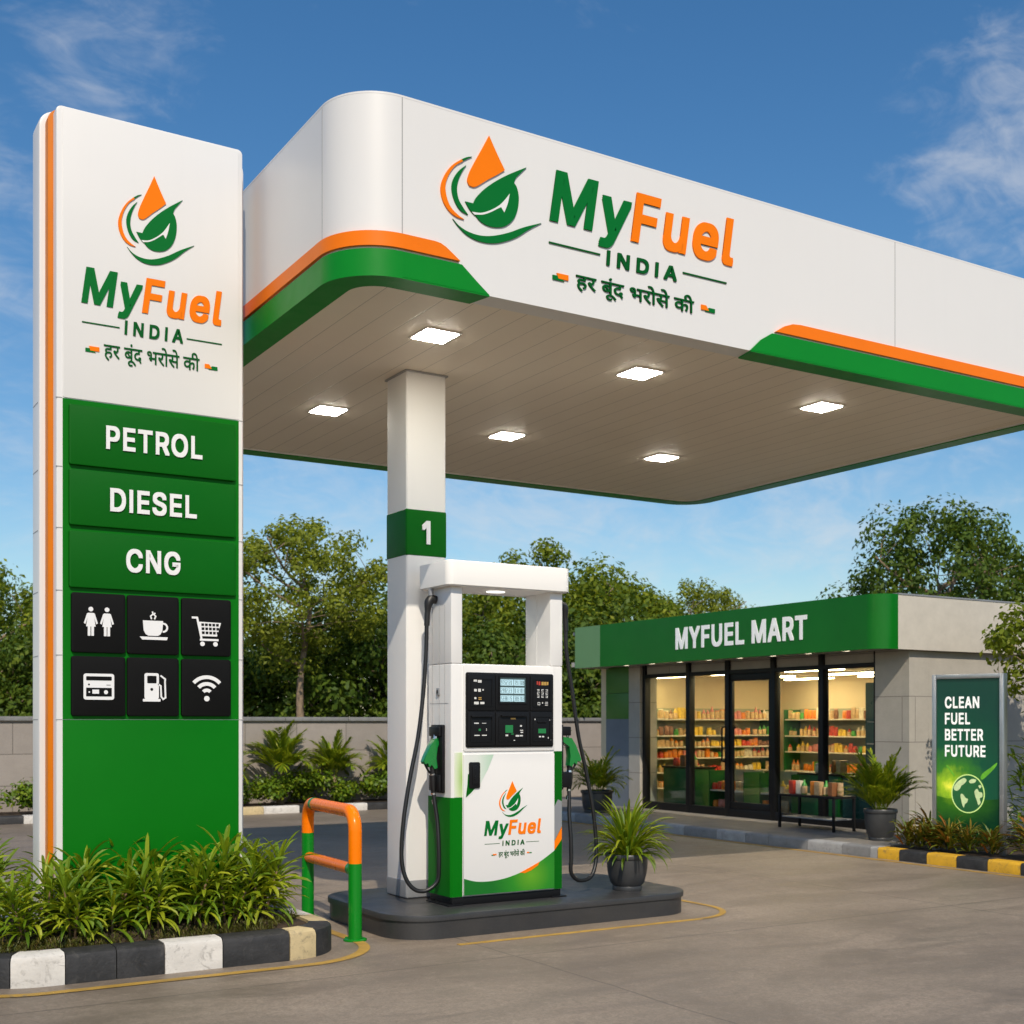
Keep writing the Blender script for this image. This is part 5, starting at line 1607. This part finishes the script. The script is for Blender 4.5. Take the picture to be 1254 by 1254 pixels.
for side in (-1, 1):
    q = lambda *p: mx(p, side)
    # boot that holds the nozzle
    bm = NB()
    x0, x1 = sorted((q(DX0 - .028, 0, 0)[0], q(DX0 - .001, 0, 0)[0]))
    yo = .06 if side > 0 else 0.
    box(bm, x0, 7.945 - yo, .985, x1, 8.125 - yo, 1.485, .010)
    boot = build('nozzle_boot', bm, 'black_plastic', D)
    bm = NB(); xa, xb = sorted((q(DX0 - .050, 0, 0)[0], q(DX0 - .027, 0, 0)[0]))
    build('boot_lip', box(bm, xa, 7.955 - yo, 1.40, xb, 8.115 - yo, 1.47, .008), 'black_plastic', boot)
    build('boot_lip', box(NB(), xa, 7.955 - yo, 1.0, xb, 8.115 - yo, 1.12, .008), 'black_plastic', boot)
    # nozzle: green body, trigger guard, metal spout, black swivel
    yc = 8.03; yb = 8.03 if side < 0 else 7.935
    body = [(4.272, 1.392), (4.240, 1.380), (4.205, 1.330), (4.165, 1.250), (4.152, 1.215), (4.160, 1.198), (4.184, 1.205), (4.196, 1.175), (4.214, 1.195), (4.238, 1.160), (4.262, 1.170), (4.252, 1.240), (4.262, 1.315), (4.278, 1.360)]
    bm = prism(NB(), [(q(p[0], 0, 0)[0], p[1]) for p in body], lambda u, v, n: (u, yb + n, v), -.034, .034, .012)
    nz = build('nozzle', bm, 'nozzle_green', D)
    bm = tube(NB(), smooth_path([q(4.250, yc, 1.350), q(4.262, yc, 1.410), q(4.274, yc, 1.450), q(4.286, yc, 1.470)], 3), .013, 12)
    tube(bm, smooth_path([q(4.262, yc - .02, 1.335), q(4.256, yc - .02, 1.385), q(4.268, yc - .02, 1.425)], 3), .006, 8)
    build('spout', bm, 'chrome', nz)
    bm = tube(NB(), smooth_path([q(4.170, yc, 1.205), q(4.205, yc, 1.145), q(4.238, yc, 1.125), q(4.262, yc, 1.17)], 4), .008, 8)
    build('trigger_guard', bm, 'black_plastic', nz)
    bm = tube(NB(), [q(4.236, yc, 1.19), q(4.240, yc, 1.14), q(4.241, yc, 1.12), q(4.241, yc, 1.115), q(4.243, yc, 1.03), q(4.245, yc, .985)], [.021, .021, .021, .027, .025, .017], 14)
    build('swivel', bm, 'black_rubber', nz)
    bm = tube(NB(), [q(4.236, yc, 1.128), q(4.2415, yc, 1.112)], [.026, .026], 14); tube(bm, [q(4.245, yc, .986), q(4.246, yc, .972)], [.019, .019], 14)
    tube(bm, [q(4.250, yc, .935), q(4.255, yc, .905)], [.0185, .0185], 14)
    build('swivel_ring', bm, 'chrome', nz)
    # hose: from the swivel under the head, down in a loop and back up to the nozzle
    hp = [(4.258, 8.10, 2.385), (4.235, 8.10, 2.34), (4.226, 8.10, 2.27), (4.222, 8.10, 2.06), (4.200, 8.10, 1.74), (4.150, 8.09, 1.40), (4.075, 8.08, 1.08), (4.020, 8.07, .78), (4.000, 8.06, .52), (4.028, 8.04, .365), (4.095, 8.02, .285), (4.180, 8.00, .280), (4.255, 7.985, .345), (4.296, 7.975, .46), (4.294, 7.980, .62), (4.272, 8.00, .78), (4.250, 8.02, .92), (4.246, 8.03, .985)]
    hp = [(min(x, 4.262) if .234 < z_ < 1. else x, y_, z_) for x, y_, z_ in hp]
    if side > 0: hp = [(x - .035 if 4 <= k_ <= 10 else x, y_, z_) for k_, (x, y_, z_) in enumerate(hp)]
    bm = tube(NB(), smooth_path([q(*p) for p in hp], 7), .0155, 12)
    hs = build('hose', bm, 'black_rubber', D)
    if side < 0: build('hose_stub', tube(NB(), [q(4.262, 8.10, 2.492), q(4.262, 8.10, 2.42)], [.018, .018], 14), 'steel_grey', hs)
    bm = tube(NB(), smooth_path([q(4.302, 8.09, 2.408), q(4.262, 8.10, 2.412), q(4.240, 8.10, 2.375), q(4.232, 8.10, 2.30)], 4), [.030, .030, .031, .032, .033, .034, .034, .034, .032, .028, .024, .021, .020], 14)
    tube(bm, [q(4.2315, 8.10, 2.31), q(4.2265, 8.10, 2.215)], [.0215, .0205], 14)
    build('hose_elbow', bm, 'black_rubber', hs)

# ================================================================== GUARD HOOP
hoop = thing('guard_hoop', 'orange and green tubular guard hoop beside the pump island', 'guard rail', (3.55, 8.4, 0))
A, B_ = Vector((3.53, 7.83, 0)), Vector((3.63, 8.93, 0))
dd = (B_ - A).normalized(); HT, rb = .885, .13
arc_f = [A + Vector((0, 0, HT - rb)) + Vector((0, 0, 1)) * rb * math.sin(R(t)) + dd * rb * (1 - math.cos(R(t))) for t in range(0, 91, 10)]
arc_b = [B_ + Vector((0, 0, HT - rb)) + Vector((0, 0, 1)) * rb * math.sin(R(t)) - dd * rb * (1 - math.cos(R(t))) for t in range(90, -1, -10)]
bm = tube(NB(), [A + Vector((0, 0, .53)), A + Vector((0, 0, .62))] + arc_f + arc_b + [B_ + Vector((0, 0, .70)), B_ + Vector((0, 0, .655))], .047, 22)
build('top_tube', bm, 'hoop_orange', hoop)
for p_, z_ in ((A, .53), (B_, .655)):
    bm = tube(NB(), [p_, p_ + Vector((0, 0, z_))], .0472, 22)
    build('post', bm, 'hoop_green', hoop)
    bm = lathe(NB(), [(0, 0), (.082, 0), (.082, .010), (.075, .014), (.050, .016), (.050, .03), (0, .03)], tuple(p_), 28)
    for k in range(4):
        a = R(45 + 90 * k); lathe(bm, [(.009, .013), (.009, .022), (0, .024)], (p_.x + .065 * math.cos(a), p_.y + .065 * math.sin(a), 0), 8)
    build('base_flange', bm, 'hoop_green', hoop)
bm = tube(NB(), [A + dd * .085 + Vector((0, 0, .485)), B_ - dd * .04 + Vector((0, 0, .47))], .040, 20)
build('middle_tube', bm, 'hoop_orange', hoop)
bm = tube(NB(), [A + dd * .03 + Vector((0, 0, .486)), A + dd * .088 + Vector((0, 0, .485))], .046, 20)
build('joint_sleeve', bm, 'hoop_green', hoop)
bm = tube(NB(), [B_ - dd * (rb + .02) + Vector((0, 0, HT)), B_ - dd * (rb + .07) + Vector((0, 0, HT))], .0485, 22)
build('joint_sleeve', bm, 'hoop_green', hoop)

# ================================================================== SHOP
mart = thing('convenience_store', 'low beige convenience store with green sign fascia and lit glass front', 'shop', (14., 13.6, .118))
GXF = 12.30                       # glazing plane
FZ = .118
# walls
bm = box(NB(), 12.20, 10.49, FZ, 12.55, 11.035, 2.42)                 # right pillar
build('pillar', bm, 'mart_stone', mart, smooth=False)
build('wall', box(NB(), 12.551, 10.49, FZ, 16.7, 10.70, 2.42), 'mart_stone', mart, smooth=False)     # near side wall
build('pillar', box(NB(), 12.20, 15.955, FZ, 12.55, 16.25, 2.42), 'mart_stone', mart, smooth=False)   # left pillar
build('wall', box(NB(), 16.2, 10.701, FZ, 16.7, 17.05, 2.42), 'cream_wall', mart, smooth=False)
build('wall', box(NB(), 12.22, 16.9, FZ, 16.199, 17.05, 2.42), 'cream_wall', mart, smooth=False)
bm = box(NB(), 12.212, 16.251, FZ, 12.55, 16.899, 1.56)
build('tiled_panel', bm, 'tile_shade_grey', mart, smooth=False)
bm = box(NB(), 12.210, 16.2515, 1.5605, 12.55, 16.8985, 1.985, .003); box(bm, 12.210, 16.2515, 1.99, 12.55, 16.8985, 2.415, .003)
build('tiled_panel', bm, 'tile_green', mart)
bm = box(NB(), 12.56, 10.705, FZ + .001, 16.195, 16.895, FZ + .006)
build('floor', bm, 'store_floor', mart, smooth=False)
bm = box(NB(), 12.40, 10.705, 2.30, 16.195, 16.895, 2.34)
build('ceiling', bm, 'cream_wall', mart, smooth=False)
# roof and fascia
RX, RY = 11.60, 10.40
bm = prism(NB(), rrect(RX + .02, RY + .02, 17.0, 17.06, .24, 10, (1, 0, 0, 0)), flat, 2.425, 2.50)
build('roof', bm, 'mart_roof_side', mart, smooth=False)
bm = prism(NB(), rrect(RX + .03, RY + .03, 16.97, 17.03, .24, 10, (1, 0, 0, 0)), flat, 2.95, 3.00)
build('roof_deck', bm, 'steel_grey', mart, smooth=False)


def wall_strip(path, z0, z1, th, m, name):
    """upright strip of board along a plan path, th thick to the inside (left of travel)"""
    bm = NB(); rings = []
    for i, p in enumerate(path):
        a = path[max(i - 1, 0)]; b = path[min(i + 1, len(path) - 1)]
        d = Vector((b[0] - a[0], b[1] - a[1])).normalized(); nn = Vector((-d.y, d.x)) * th
        rings.append([bm.verts.new((p[0], p[1], z0)), bm.verts.new((p[0], p[1], z1)), bm.verts.new((p[0] + nn.x, p[1] + nn.y, z1)), bm.verts.new((p[0] + nn.x, p[1] + nn.y, z0))])
    for a, b in zip(rings, rings[1:]):
        for j in range(4): bm.faces.new((a[j], a[(j + 1) % 4], b[(j + 1) % 4], b[j]))
    bm.faces.new(rings[0]); bm.faces.new(rings[-1][::-1])
    bmesh.ops.recalc_face_normals(bm, faces=bm.faces)
    return build(name, bm, m, mart)


cor = [(RX + .24 - .24 * math.cos(R(t)), RY + .24 - .24 * math.sin(R(t))) for t in range(0, 91, 6)]
fas = wall_strip([(RX, 16.22), (RX, 13.0)] + cor + [(RX + .30, RY)], 2.40, 3.07, .10, 'mart_green', 'sign_fascia')
wall_strip([(RX, 16.93), (RX, 16.221)], 2.40, 3.07, .10, 'mart_pale_green', 'sign_fascia')
wall_strip([(RX + .301, RY + .002), (17.02, RY + .002)], 2.40, 3.065, .10, 'mart_roof_side', 'roof_edge')
wall_strip([(17.02, 16.93), (RX + .101, 16.93)], 2.40, 3.065, .10, 'mart_roof_side', 'roof_edge')
bm = NB(); box(bm, RX + .302, RY - .006, 3.0655, 17.02, RY + .11, 3.085)
build('roof_trim', bm, 'steel_grey', mart, smooth=False)
for word, u0, u1 in (('MYFUEL', 0, 1.478), ('MART', 1.634, 2.67)):
    bm = letters(NB(), word, u0, u1, 2.580, .315, west(RX, 14.30), -.002, .008, off=.022)
    build('sign_lettering', bm, 'mart_letter', fas, smooth=False)
bm = NB()
for y in np.linspace(11.3, 16.0, 8): prism(bm, disc(11.95, y, .05, 16), flat, 2.418, 2.4255)
build('downlight', bm, 'downlight', mart)
# glazing: frames, panes, door
gy_ = [15.955, 14.83, 13.82, 12.82, 11.93, 11.035]     # mullion positions, left to right
px_ = (789, 845, 893, 949, 1008, 1077)
gy_ = []
for p_ in px_:
    rr = (p_ - 627) / 1514.; s_, c_ = math.sin(YAW), math.cos(YAW)
    d_ = GXF / (s_ + rr * c_); gy_.append(d_ * (c_ - rr * s_))
gy_[0], gy_[-1] = 15.953, 11.037
bm = NB()
for k_, y in enumerate(gy_):
    w_ = .035 if k_ in (0, 5) else .045
    yy = y - w_ if k_ == 0 else (y + w_ if k_ == 5 else y)
    box(bm, GXF - .05, yy - w_, FZ, GXF + .06, yy + w_, 2.42, .003)
box(bm, GXF - .045, gy_[-1], FZ + .001, GXF + .055, gy_[0], FZ + .12, .002)
box(bm, GXF - .045, gy_[-1], 2.215, GXF + .055, gy_[0], 2.275, .002)
wf = build('window_frame', bm, 'black_frame', mart)
bm = box(NB(), GXF - .01, gy_[-1] + .07, 2.276, GXF + .02, gy_[0] - .07, 2.419)
build('transom_panel', bm, 'mart_stone', mart, smooth=False)
for k_ in range(5):
    if k_ == 2: continue
    bm = box(NB(), GXF - .006, gy_[k_ + 1] + .046, FZ + .121, GXF + .004, gy_[k_] - .046, 2.214)
    build('window_pane', bm, 'shop_glass', wf, smooth=False)
# glass doors: left leaf (bay 2) is fixed, the middle bay is the door
bm = NB(); y0, y1 = gy_[3] + .047, gy_[2] - .047
for (a, b, c, d) in ((y0, FZ + .122, y1, FZ + .22), (y0, 2.11, y1, 2.213), (y0, FZ + .221, y0 + .05, 2.109), (y1 - .05, FZ + .221, y1, 2.109)):
    box(bm, GXF - .03, a, b, GXF + .02, c, d, .003)
dr = build('door', bm, 'black_frame', mart)
bm = box(NB(), GXF - .008, y0 + .051, FZ + .222, GXF + .002, y1 - .051, 2.108)
build('door_pane', bm, 'shop_glass', dr, smooth=False)
for dy in (.10, -.16):
    yy = y1 + dy
    bm = tube(NB(), smooth_path([(GXF - .03, yy, .92), (GXF - .09, yy, .94), (GXF - .095, yy, 1.0), (GXF - .095, yy, 1.36), (GXF - .09, yy, 1.42), (GXF - .03, yy, 1.44)], 4), .014, 10)
    build('door_handle', bm, 'black_frame', dr)

# strip lights hanging in the shop
for i, (x, y, wh) in enumerate(((13.0, 16.2, 'far left by the window'), (13.0, 14.6, 'second from the left by the window'), (13.1, 13.0, 'over the entrance'), (14.5, 15.4, 'middle of the ceiling, left'), (14.5, 13.6, 'middle of the ceiling, right'), (15.6, 15.6, 'in the back left corner'), (15.5, 13.8, 'over the back shelves'), (14.2, 11.8, 'near the right wall'))):
    lab = f'warm white strip light under the shop ceiling, {wh}'
    if i == 0:
        sl = thing('strip_light', lab, 'ceiling light', (x, y, 2.30), 'strip lights in the shop')
        bm = box(NB(), x - .09, y - .55, 2.268, x + .09, y + .55, 2.2995, .006)
        build('housing', bm, 'white_metal', sl)
        bm = box(NB(), x - .075, y - .53, 2.250, x + .075, y + .53, 2.2675, .008)
        build('diffuser', bm, 'strip_lamp', sl)
        note_children(sl)
    else:
        c = copy_tree(sl); c.location = (x, y, 2.30); c['label'] = lab

# shelving
def shelf_unit(label, x0, x1, y0, y1, zs, facing, ztop, z0=FZ + .006):
    o = thing('shelf_unit', label, 'shelf', ((x0 + x1) / 2, (y0 + y1) / 2, z0), 'shelf units in the shop')
    bm = NB()
    if facing == 'Y': box(bm, x0, y1 - .02, z0, x1, y1, ztop); sides = ((x0, y0, x0 + .02, y1 - .021), (x1 - .02, y0, x1, y1 - .021))
    else: box(bm, x1 - .02, y0, z0, x1, y1, ztop); sides = ((x0, y0, x1 - .021, y0 + .02), (x0, y1 - .02, x1 - .021, y1))
    build('back_panel', bm, 'shelf_back', o, smooth=False)
    for s_ in sides:
        build('side_panel', box(NB(), s_[0], s_[1], z0, s_[2], s_[3], ztop - .02), 'counter_green', o, smooth=False)
    for z in zs:
        if facing == 'Y': bm = box(NB(), x0 + .021, y0 + .005, z - .022, x1 - .021, y1 - .021, z, .003)
        else: bm = box(NB(), x0 + .005, y0 + .021, z - .022, x1 - .021, y1 - .021, z, .003)
        build('shelf_board', bm, 'shelf_board', o)
    return o


UA = (.40, .66, .90, 1.09, 1.285, 1.565)
UB = (.40, .65, .99, 1.27, 1.565)
shelf_unit('long stocked shelf unit along the far end wall of the shop', 12.95, 15.65, 16.48, 16.888, UA, 'Y', 1.75)
shelf_unit('tall stocked shelf unit on the back wall, right half of the window', 15.78, 16.19, 14.40, 16.40, UB, 'X', 1.75)
shelf_unit('low green-sided rack just inside the glass left of the door', 12.62, 13.02, 13.95, 14.75, (.20, .47), 'X', .78)
shelf_unit('low green-sided rack just inside the glass of the door bay', 12.62, 13.02, 12.95, 13.62, (.20, .47), 'X', .78)

# goods: one mesh per kind and colour, copied along the shelves
PC = {'orange': (.75, .22, .02), 'red': (.55, .05, .025), 'green': (.05, .28, .035), 'yellow': (.75, .50, .05), 'tan': (.55, .36, .18), 'cream': (.72, .64, .48), 'brown': (.22, .09, .035), 'pink': (.65, .22, .18)}
for k_, v in PC.items(): mat('goods_' + k_, v, .4, var=.25, vs=26)
mat('goods_cap', (.75, .72, .65), .4); mat('goods_label', (.62, .42, .20), .5, var=.4, vs=40)
GM = {}


def goods_mesh(kind, c):
    if (kind, c) in GM: return GM[(kind, c)]
    bm = NB()
    if kind == 'can': lathe(bm, [(0, 0), (.036, 0), (.040, .008), (.040, .122), (.035, .132), (.033, .132), (.033, .128), (0, .128)], (0, 0, 0), 14)
    elif kind == 'bottle': lathe(bm, [(0, 0), (.036, 0), (.038, .01), (.038, .095), (.030, .115), (.013, .138), (.013, .165), (0, .165)], (0, 0, 0), 14)
    elif kind == 'box': box(bm, -.042, -.045, 0, .042, .045, .150, .004)
    elif kind == 'jar': lathe(bm, [(0, 0), (.042, 0), (.046, .01), (.046, .075), (.038, .09), (.040, .092), (.040, .112), (0, .112)], (0, 0, 0), 14)
    else:       # pouch: pinched top, fuller belly
        for z, w, t in ((0, .045, .018), (.03, .05, .03), (.08, .05, .03), (.125, .047, .012), (.150, .048, .004)):
            pass
        rings = [[bm.verts.new((w * math.cos(a) if abs(math.cos(a)) > .3 else w * math.cos(a), t * math.sin(a), z)) for a in [2 * math.pi * j / 12 for j in range(12)]] for z, w, t in ((0, .045, .020), (.02, .05, .03), (.08, .05, .03), (.125, .047, .012), (.150, .048, .004))]
        for a, b in zip(rings, rings[1:]):
            for j in range(12): bm.faces.new((a[j], a[(j + 1) % 12], b[(j + 1) % 12], b[j]))
        bm.faces.new(rings[0][::-1]); bm.faces.new(rings[-1])
    for f in bm.faces: f.smooth = kind != 'box'
    me = bpy.data.meshes.new('goods'); bm.to_mesh(me); bm.free()
    me.materials.append(MATS['goods_' + c])
    # a paper label and a pale lid are part of the printed surface
    me.materials.append(MATS['goods_label'])
    for p_ in me.polygons:
        z = p_.center.z
        if kind in ('can', 'jar', 'bottle') and .045 < z < .075 and abs(p_.normal.z) < .5: p_.material_index = 1
    GM[(kind, c)] = me
    return me


KN = {'can': 'tin_can', 'bottle': 'bottle', 'box': 'carton', 'jar': 'jar', 'pouch': 'snack_pouch'}
SHN = {6: ('lowest', 'second lowest', 'third lowest', 'third highest', 'second highest', 'top'), 5: ('lowest', 'second lowest', 'middle', 'second highest', 'top'), 2: ('lower', 'upper')}
gr = random.Random(31)


def stock(where, zs, u0, u1, place, step=.098, skip=()):
    """fill each board from the viewer's left (u0) to right (u1) with runs of the same goods"""
    for s_, z in enumerate(zs):
        if s_ in skip: continue
        u = u0 + gr.uniform(.02, .06); n_ = 0; run = 0
        while u < u1 - .04:
            if run <= 0:
                kind = gr.choice(('can', 'can', 'box', 'pouch', 'jar', 'bottle', 'bottle', 'pouch', 'jar')); c = gr.choice(list(PC) + ['orange', 'tan', 'yellow', 'red', 'orange']); run = gr.choice((1, 1, 2, 2, 3))
                if gr.random() < .13: u += gr.uniform(.06, .14)
            if u > u1 - .04: break
            o = bpy.data.objects.new(KN[kind], goods_mesh(kind, c)); col.objects.link(o)
            o.location = place(u, z); o.rotation_euler = (0, 0, gr.uniform(-.2, .2) + (math.pi / 2 if 'back' in where or 'rack' in where else 0))
            hs_ = gr.uniform(.72, 1.15) * (1.25 if (s_ == len(zs) - 1 and len(zs) > 2) else 1.0) * (.92 if len(zs) == 6 and s_ in (2, 3) else 1); o.scale = (1, 1, min(hs_, 1.3))
            tag(o, f'{c} {KN[kind].replace("_", " ")}, {SHN[len(zs)][s_]} shelf, {where}, {ORD[min(n_, 35)]} from the left', KN[kind].replace('_', ' ').split()[-1], f'goods on the {where}')
            n_ += 1; run -= 1; u += step * gr.uniform(.97, 1.1)


stock('far end shelf unit', UA, 12.98, 15.62, lambda u, z: (u, 16.56 + gr.uniform(0, .03), z + .0005))
stock('back wall shelf unit', UB, 0., 1.94, lambda u, z: (15.86 + gr.uniform(0, .03), 16.37 - u, z + .0005), skip=(0,))
stock('low rack left of the door', (.20, .47), 0., .74, lambda u, z: (12.69 + gr.uniform(0, .02), 14.72 - u, z + .0005))
stock('low rack in the door bay', (.20, .47), 0., .62, lambda u, z: (12.69 + gr.uniform(0, .02), 13.60 - u, z + .0005))


def counter(label, x0, y0, x1, y1, zt, m):
    o = thing('counter', label, 'counter', ((x0 + x1) / 2, (y0 + y1) / 2, FZ + .006), 'counters in the shop')
    build('cabinet', box(NB(), x0, y0, FZ + .006, x1, y1, zt - .031, .004), m, o)
    build('counter_top', box(NB(), x0 - .02, y0 - .02, zt - .03, x1 + .02, y1 + .02, zt, .005), 'black_frame', o)
    return o


counter('green counter behind the window right of the door', 12.55, 12.00, 13.0, 12.74, .80, 'counter_green')
counter('dark green counter behind the bench at the right window', 12.55, 11.15, 13.0, 11.92, .78, 'teal_panel')
counter('dark green counter behind the leftmost window', 12.6, 15.05, 13.0, 15.85, .80, 'counter_green')
for i, (x, y, k_, c, lab) in enumerate(((12.75, 12.55, 'jar', 'cream', 'cream jar on the green counter, left end'), (12.72, 12.42, 'bottle', 'green', 'green bottle on the green counter beside the cream jar'), (12.76, 12.28, 'pouch', 'brown', 'brown pouch in the middle of the green counter'), (12.74, 12.12, 'box', 'tan', 'tan carton at the right end of the green counter'),
                                        (12.75, 11.78, 'can', 'red', 'red tin on the dark counter, left end'), (12.73, 11.60, 'jar', 'orange', 'orange jar on the dark counter, middle'), (12.75, 11.42, 'box', 'brown', 'brown carton on the dark counter, right end'),
                                        (12.75, 15.7, 'jar', 'red', 'red jar on the counter behind the leftmost window'), (12.76, 15.5, 'box', 'brown', 'brown carton on the counter behind the leftmost window'), (12.75, 15.25, 'bottle', 'green', 'green bottle on the counter behind the leftmost window'))):
    o = bpy.data.objects.new(KN[k_], goods_mesh(k_, c)); col.objects.link(o); o.location = (x, y, .8005 if not 11.1 < y < 11.95 else .7805); o.scale = (1.25, 1.25, 1.2); o.rotation_euler = (0, 0, 1.5 + i)
    tag(o, lab, KN[k_].replace('_', ' ').split()[-1], 'goods on the counters')
o = thing('drinks_cooler', 'tall teal drinks cooler at the right end of the shop window', 'cooler', (13.3, 11.45, FZ + .006))
cy0, cy1 = 11.05, 11.14
o2 = build('cabinet', box(NB(), 13.05, 10.95, FZ + .006, 13.6, 11.98, 2.05, .01), 'teal_panel', o)
build('shelf_board', box(NB(), 13.046, 10.98, 1.50, 13.0495, 11.95, 1.52), 'shelf_board', o, smooth=False)
build('shelf_board', box(NB(), 13.046, 10.98, 1.20, 13.0495, 11.95, 1.22), 'shelf_board', o, smooth=False)

# bench with leaflets and packs in front of the window
bench = thing('display_bench', 'low black metal bench with goods outside the shop window', 'bench', (11.75, 11.62, FZ))
BX0, BX1, BY0, BY1, BZ = 11.55, 11.95, 11.12, 12.12, .565
build('bench_top', box(NB(), BX0, BY0, BZ - .03, BX1, BY1, BZ, .004), 'black_frame', bench)
build('lower_rail', box(NB(), BX0 + .03, BY0 + .05, .26, BX1 - .03, BY1 - .05, .275, .003), 'steel_grey', bench)
for (x, y) in ((BX0 + .02, BY0 + .02), (BX1 - .02, BY0 + .02), (BX0 + .02, BY1 - .02), (BX1 - .02, BY1 - .02)):
    build('leg', box(NB(), x - .015, y - .015, FZ, x + .015, y + .015, BZ - .031, .002), 'black_frame', bench)
for i, (y, k_, c, lab) in enumerate(((11.98, 'box', 'red', 'red carton at the left end of the outdoor bench'), (11.88, 'box', 'cream', 'cream carton second from the left on the outdoor bench'), (11.78, 'bottle', 'green', 'green bottle on the outdoor bench, left of centre'), (11.62, 'box', 'orange', 'orange carton in the middle of the outdoor bench'), (11.52, 'box', 'tan', 'tan carton right of centre on the outdoor bench'), (11.42, 'bottle', 'green', 'green bottle right of centre on the outdoor bench'), (11.28, 'box', 'brown', 'brown carton near the right end of the outdoor bench'), (11.18, 'pouch', 'tan', 'tan pouch at the right end of the outdoor bench'))):
    o = bpy.data.objects.new(KN[k_], goods_mesh(k_, c)); col.objects.link(o); o.location = (11.70 + .03 * (i % 2), y, BZ + .0005); o.scale = (1, 1, 1.15); o.rotation_euler = (0, 0, math.pi / 2 + .15 * (i % 3 - 1))
    tag(o, lab, KN[k_].replace('_', ' ').split()[-1], 'goods on the outdoor bench')

# ================================================================== POSTER SIGN (built in its own frame: x to the right, y away, z up)
rzp = math.atan2(-.95, .312)
poster = thing('poster_sign', 'free-standing metal-framed green poster about clean fuel beside the shop', 'sign', (11.18, 8.80, .09), rz=rzp)
W2, ZT = .385, 1.935
bm = NB()
box(bm, -W2, -.06, -.05, -W2 + .045, .06, ZT, .006); box(bm, W2 - .045, -.06, -.05, W2, .06, ZT, .006)
box(bm, -W2 + .0455, -.06, ZT - .05, W2 - .0455, .06, ZT, .006); box(bm, -W2 + .0455, -.06, .06, W2 - .0455, .06, .11, .006)
build('frame', bm, 'aluminium', poster)
gradient_print('poster_print', ((0., (.75, .75, .06)), (.10, (.26, .44, .012)), (.26, (.030, .16, .012)), (.48, (.001, .062, .026)), (1., (.001, .036, .024))), (-.19, 0, .70), 1.0, (1.2, .1, 1.0), .4, .07, .4)  # last value adds a glow that brightens the whole print
bm = box(NB(), -W2 + .046, -.035, .111, W2 - .046, .05, ZT - .051)
pp = build('poster', bm, 'poster_print', poster, smooth=False)
fP = lambda u, v, n: (u, -.035 - n, v)
for word, z, w in (('CLEAN', 1.567, .370), ('FUEL', 1.392, .272), ('BETTER', 1.217, .412), ('FUTURE', 1.042, .437)):
    bm = letters(NB(), word, -.250, -.250 + w, z, .125, fP, -.001, .002, off=.022)
    build('lettering', bm, 'poster_white', pp, smooth=False)
mead = [(-W2 + .047, .112), (W2 - .047, .112), (W2 - .047, .60), (.20, .585), (.10, .60), (-.10, .60), (-.22, .585), (-W2 + .047, .61)]
gradient_print('meadow_print', ((0., (.20, .36, .012)), (.35, (.035, .16, .010)), (1., (.001, .040, .014))), (-.12, 0, .58), .50, (1.0, .1, 1.7), .4, .10, .4)  # meadow given the same added glow as the poster
build('meadow_print', prism(NB(), mead, fP, -.001, .0006), 'meadow_print', pp, smooth=False)
bm = prism(NB(), disc(.0, .645, .180, 48, .210), fP, -.001, .0015)
gl = build('globe', bm, 'globe_rim', pp, smooth=False)
mead = [(-W2 + .047, .112), (W2 - .047, .112), (W2 - .047, .60), (.20, .585), (.10, .60), (-.10, .60), (-.22, .585), (-W2 + .047, .61)]
gradient_print('meadow_print', ((0., (.20, .36, .012)), (.35, (.035, .16, .010)), (1., (.001, .040, .014))), (-.12, 0, .58), .50, (1.0, .1, 1.7), .4, .10, .4)  # same added glow again
build('meadow_print', prism(NB(), mead, fP, -.001, .0006), 'meadow_print', pp, smooth=False)
bm = prism(NB(), disc(.0, .645, .168, 48, .198), fP, .0012, .0022)
build('globe_sea', bm, 'globe_sea', gl, smooth=False)
bm = NB()
for pts in ([(-.12, .60), (-.08, .66), (-.02, .70), (.01, .705), (.03, .68), (.0, .645), (-.03, .625), (-.05, .59), (-.09, .57)], [(-.04, .53), (-.015, .54), (.02, .50), (.045, .49), (.035, .455), (.01, .435), (.0, .40), (-.015, .42), (-.03, .47)],
            [(.06, .68), (.10, .70), (.14, .69), (.12, .66), (.07, .655)], [(.12, .57), (.15, .60), (.17, .57), (.205, .56), (.21, .52), (.18, .50), (.19, .46), (.165, .43), (.15, .47), (.13, .52)], [(.165, .63), (.19, .64), (.20, .62), (.18, .605)]):
    prism(bm, spline2([((u - .045) * .94, .645 + (v - .545) * 1.04) for u, v in pts], 3), fP, .0018, .0030)
build('globe_land', bm, 'globe_land', gl, smooth=False)
bm = NB()
prism(bm, spline2([(.135, .83), (.17, .88), (.24, .93), (.305, .985), (.30, .95), (.25, .89), (.19, .83), (.15, .80)], 3), fP, -.001, .0018)
prism(bm, [(-.24, .945), (-.225, .95), (-.14, .835), (-.15, .825)], fP, -.001, .0018)
build('leaf_print', bm, 'globe_leaf', pp, smooth=False)
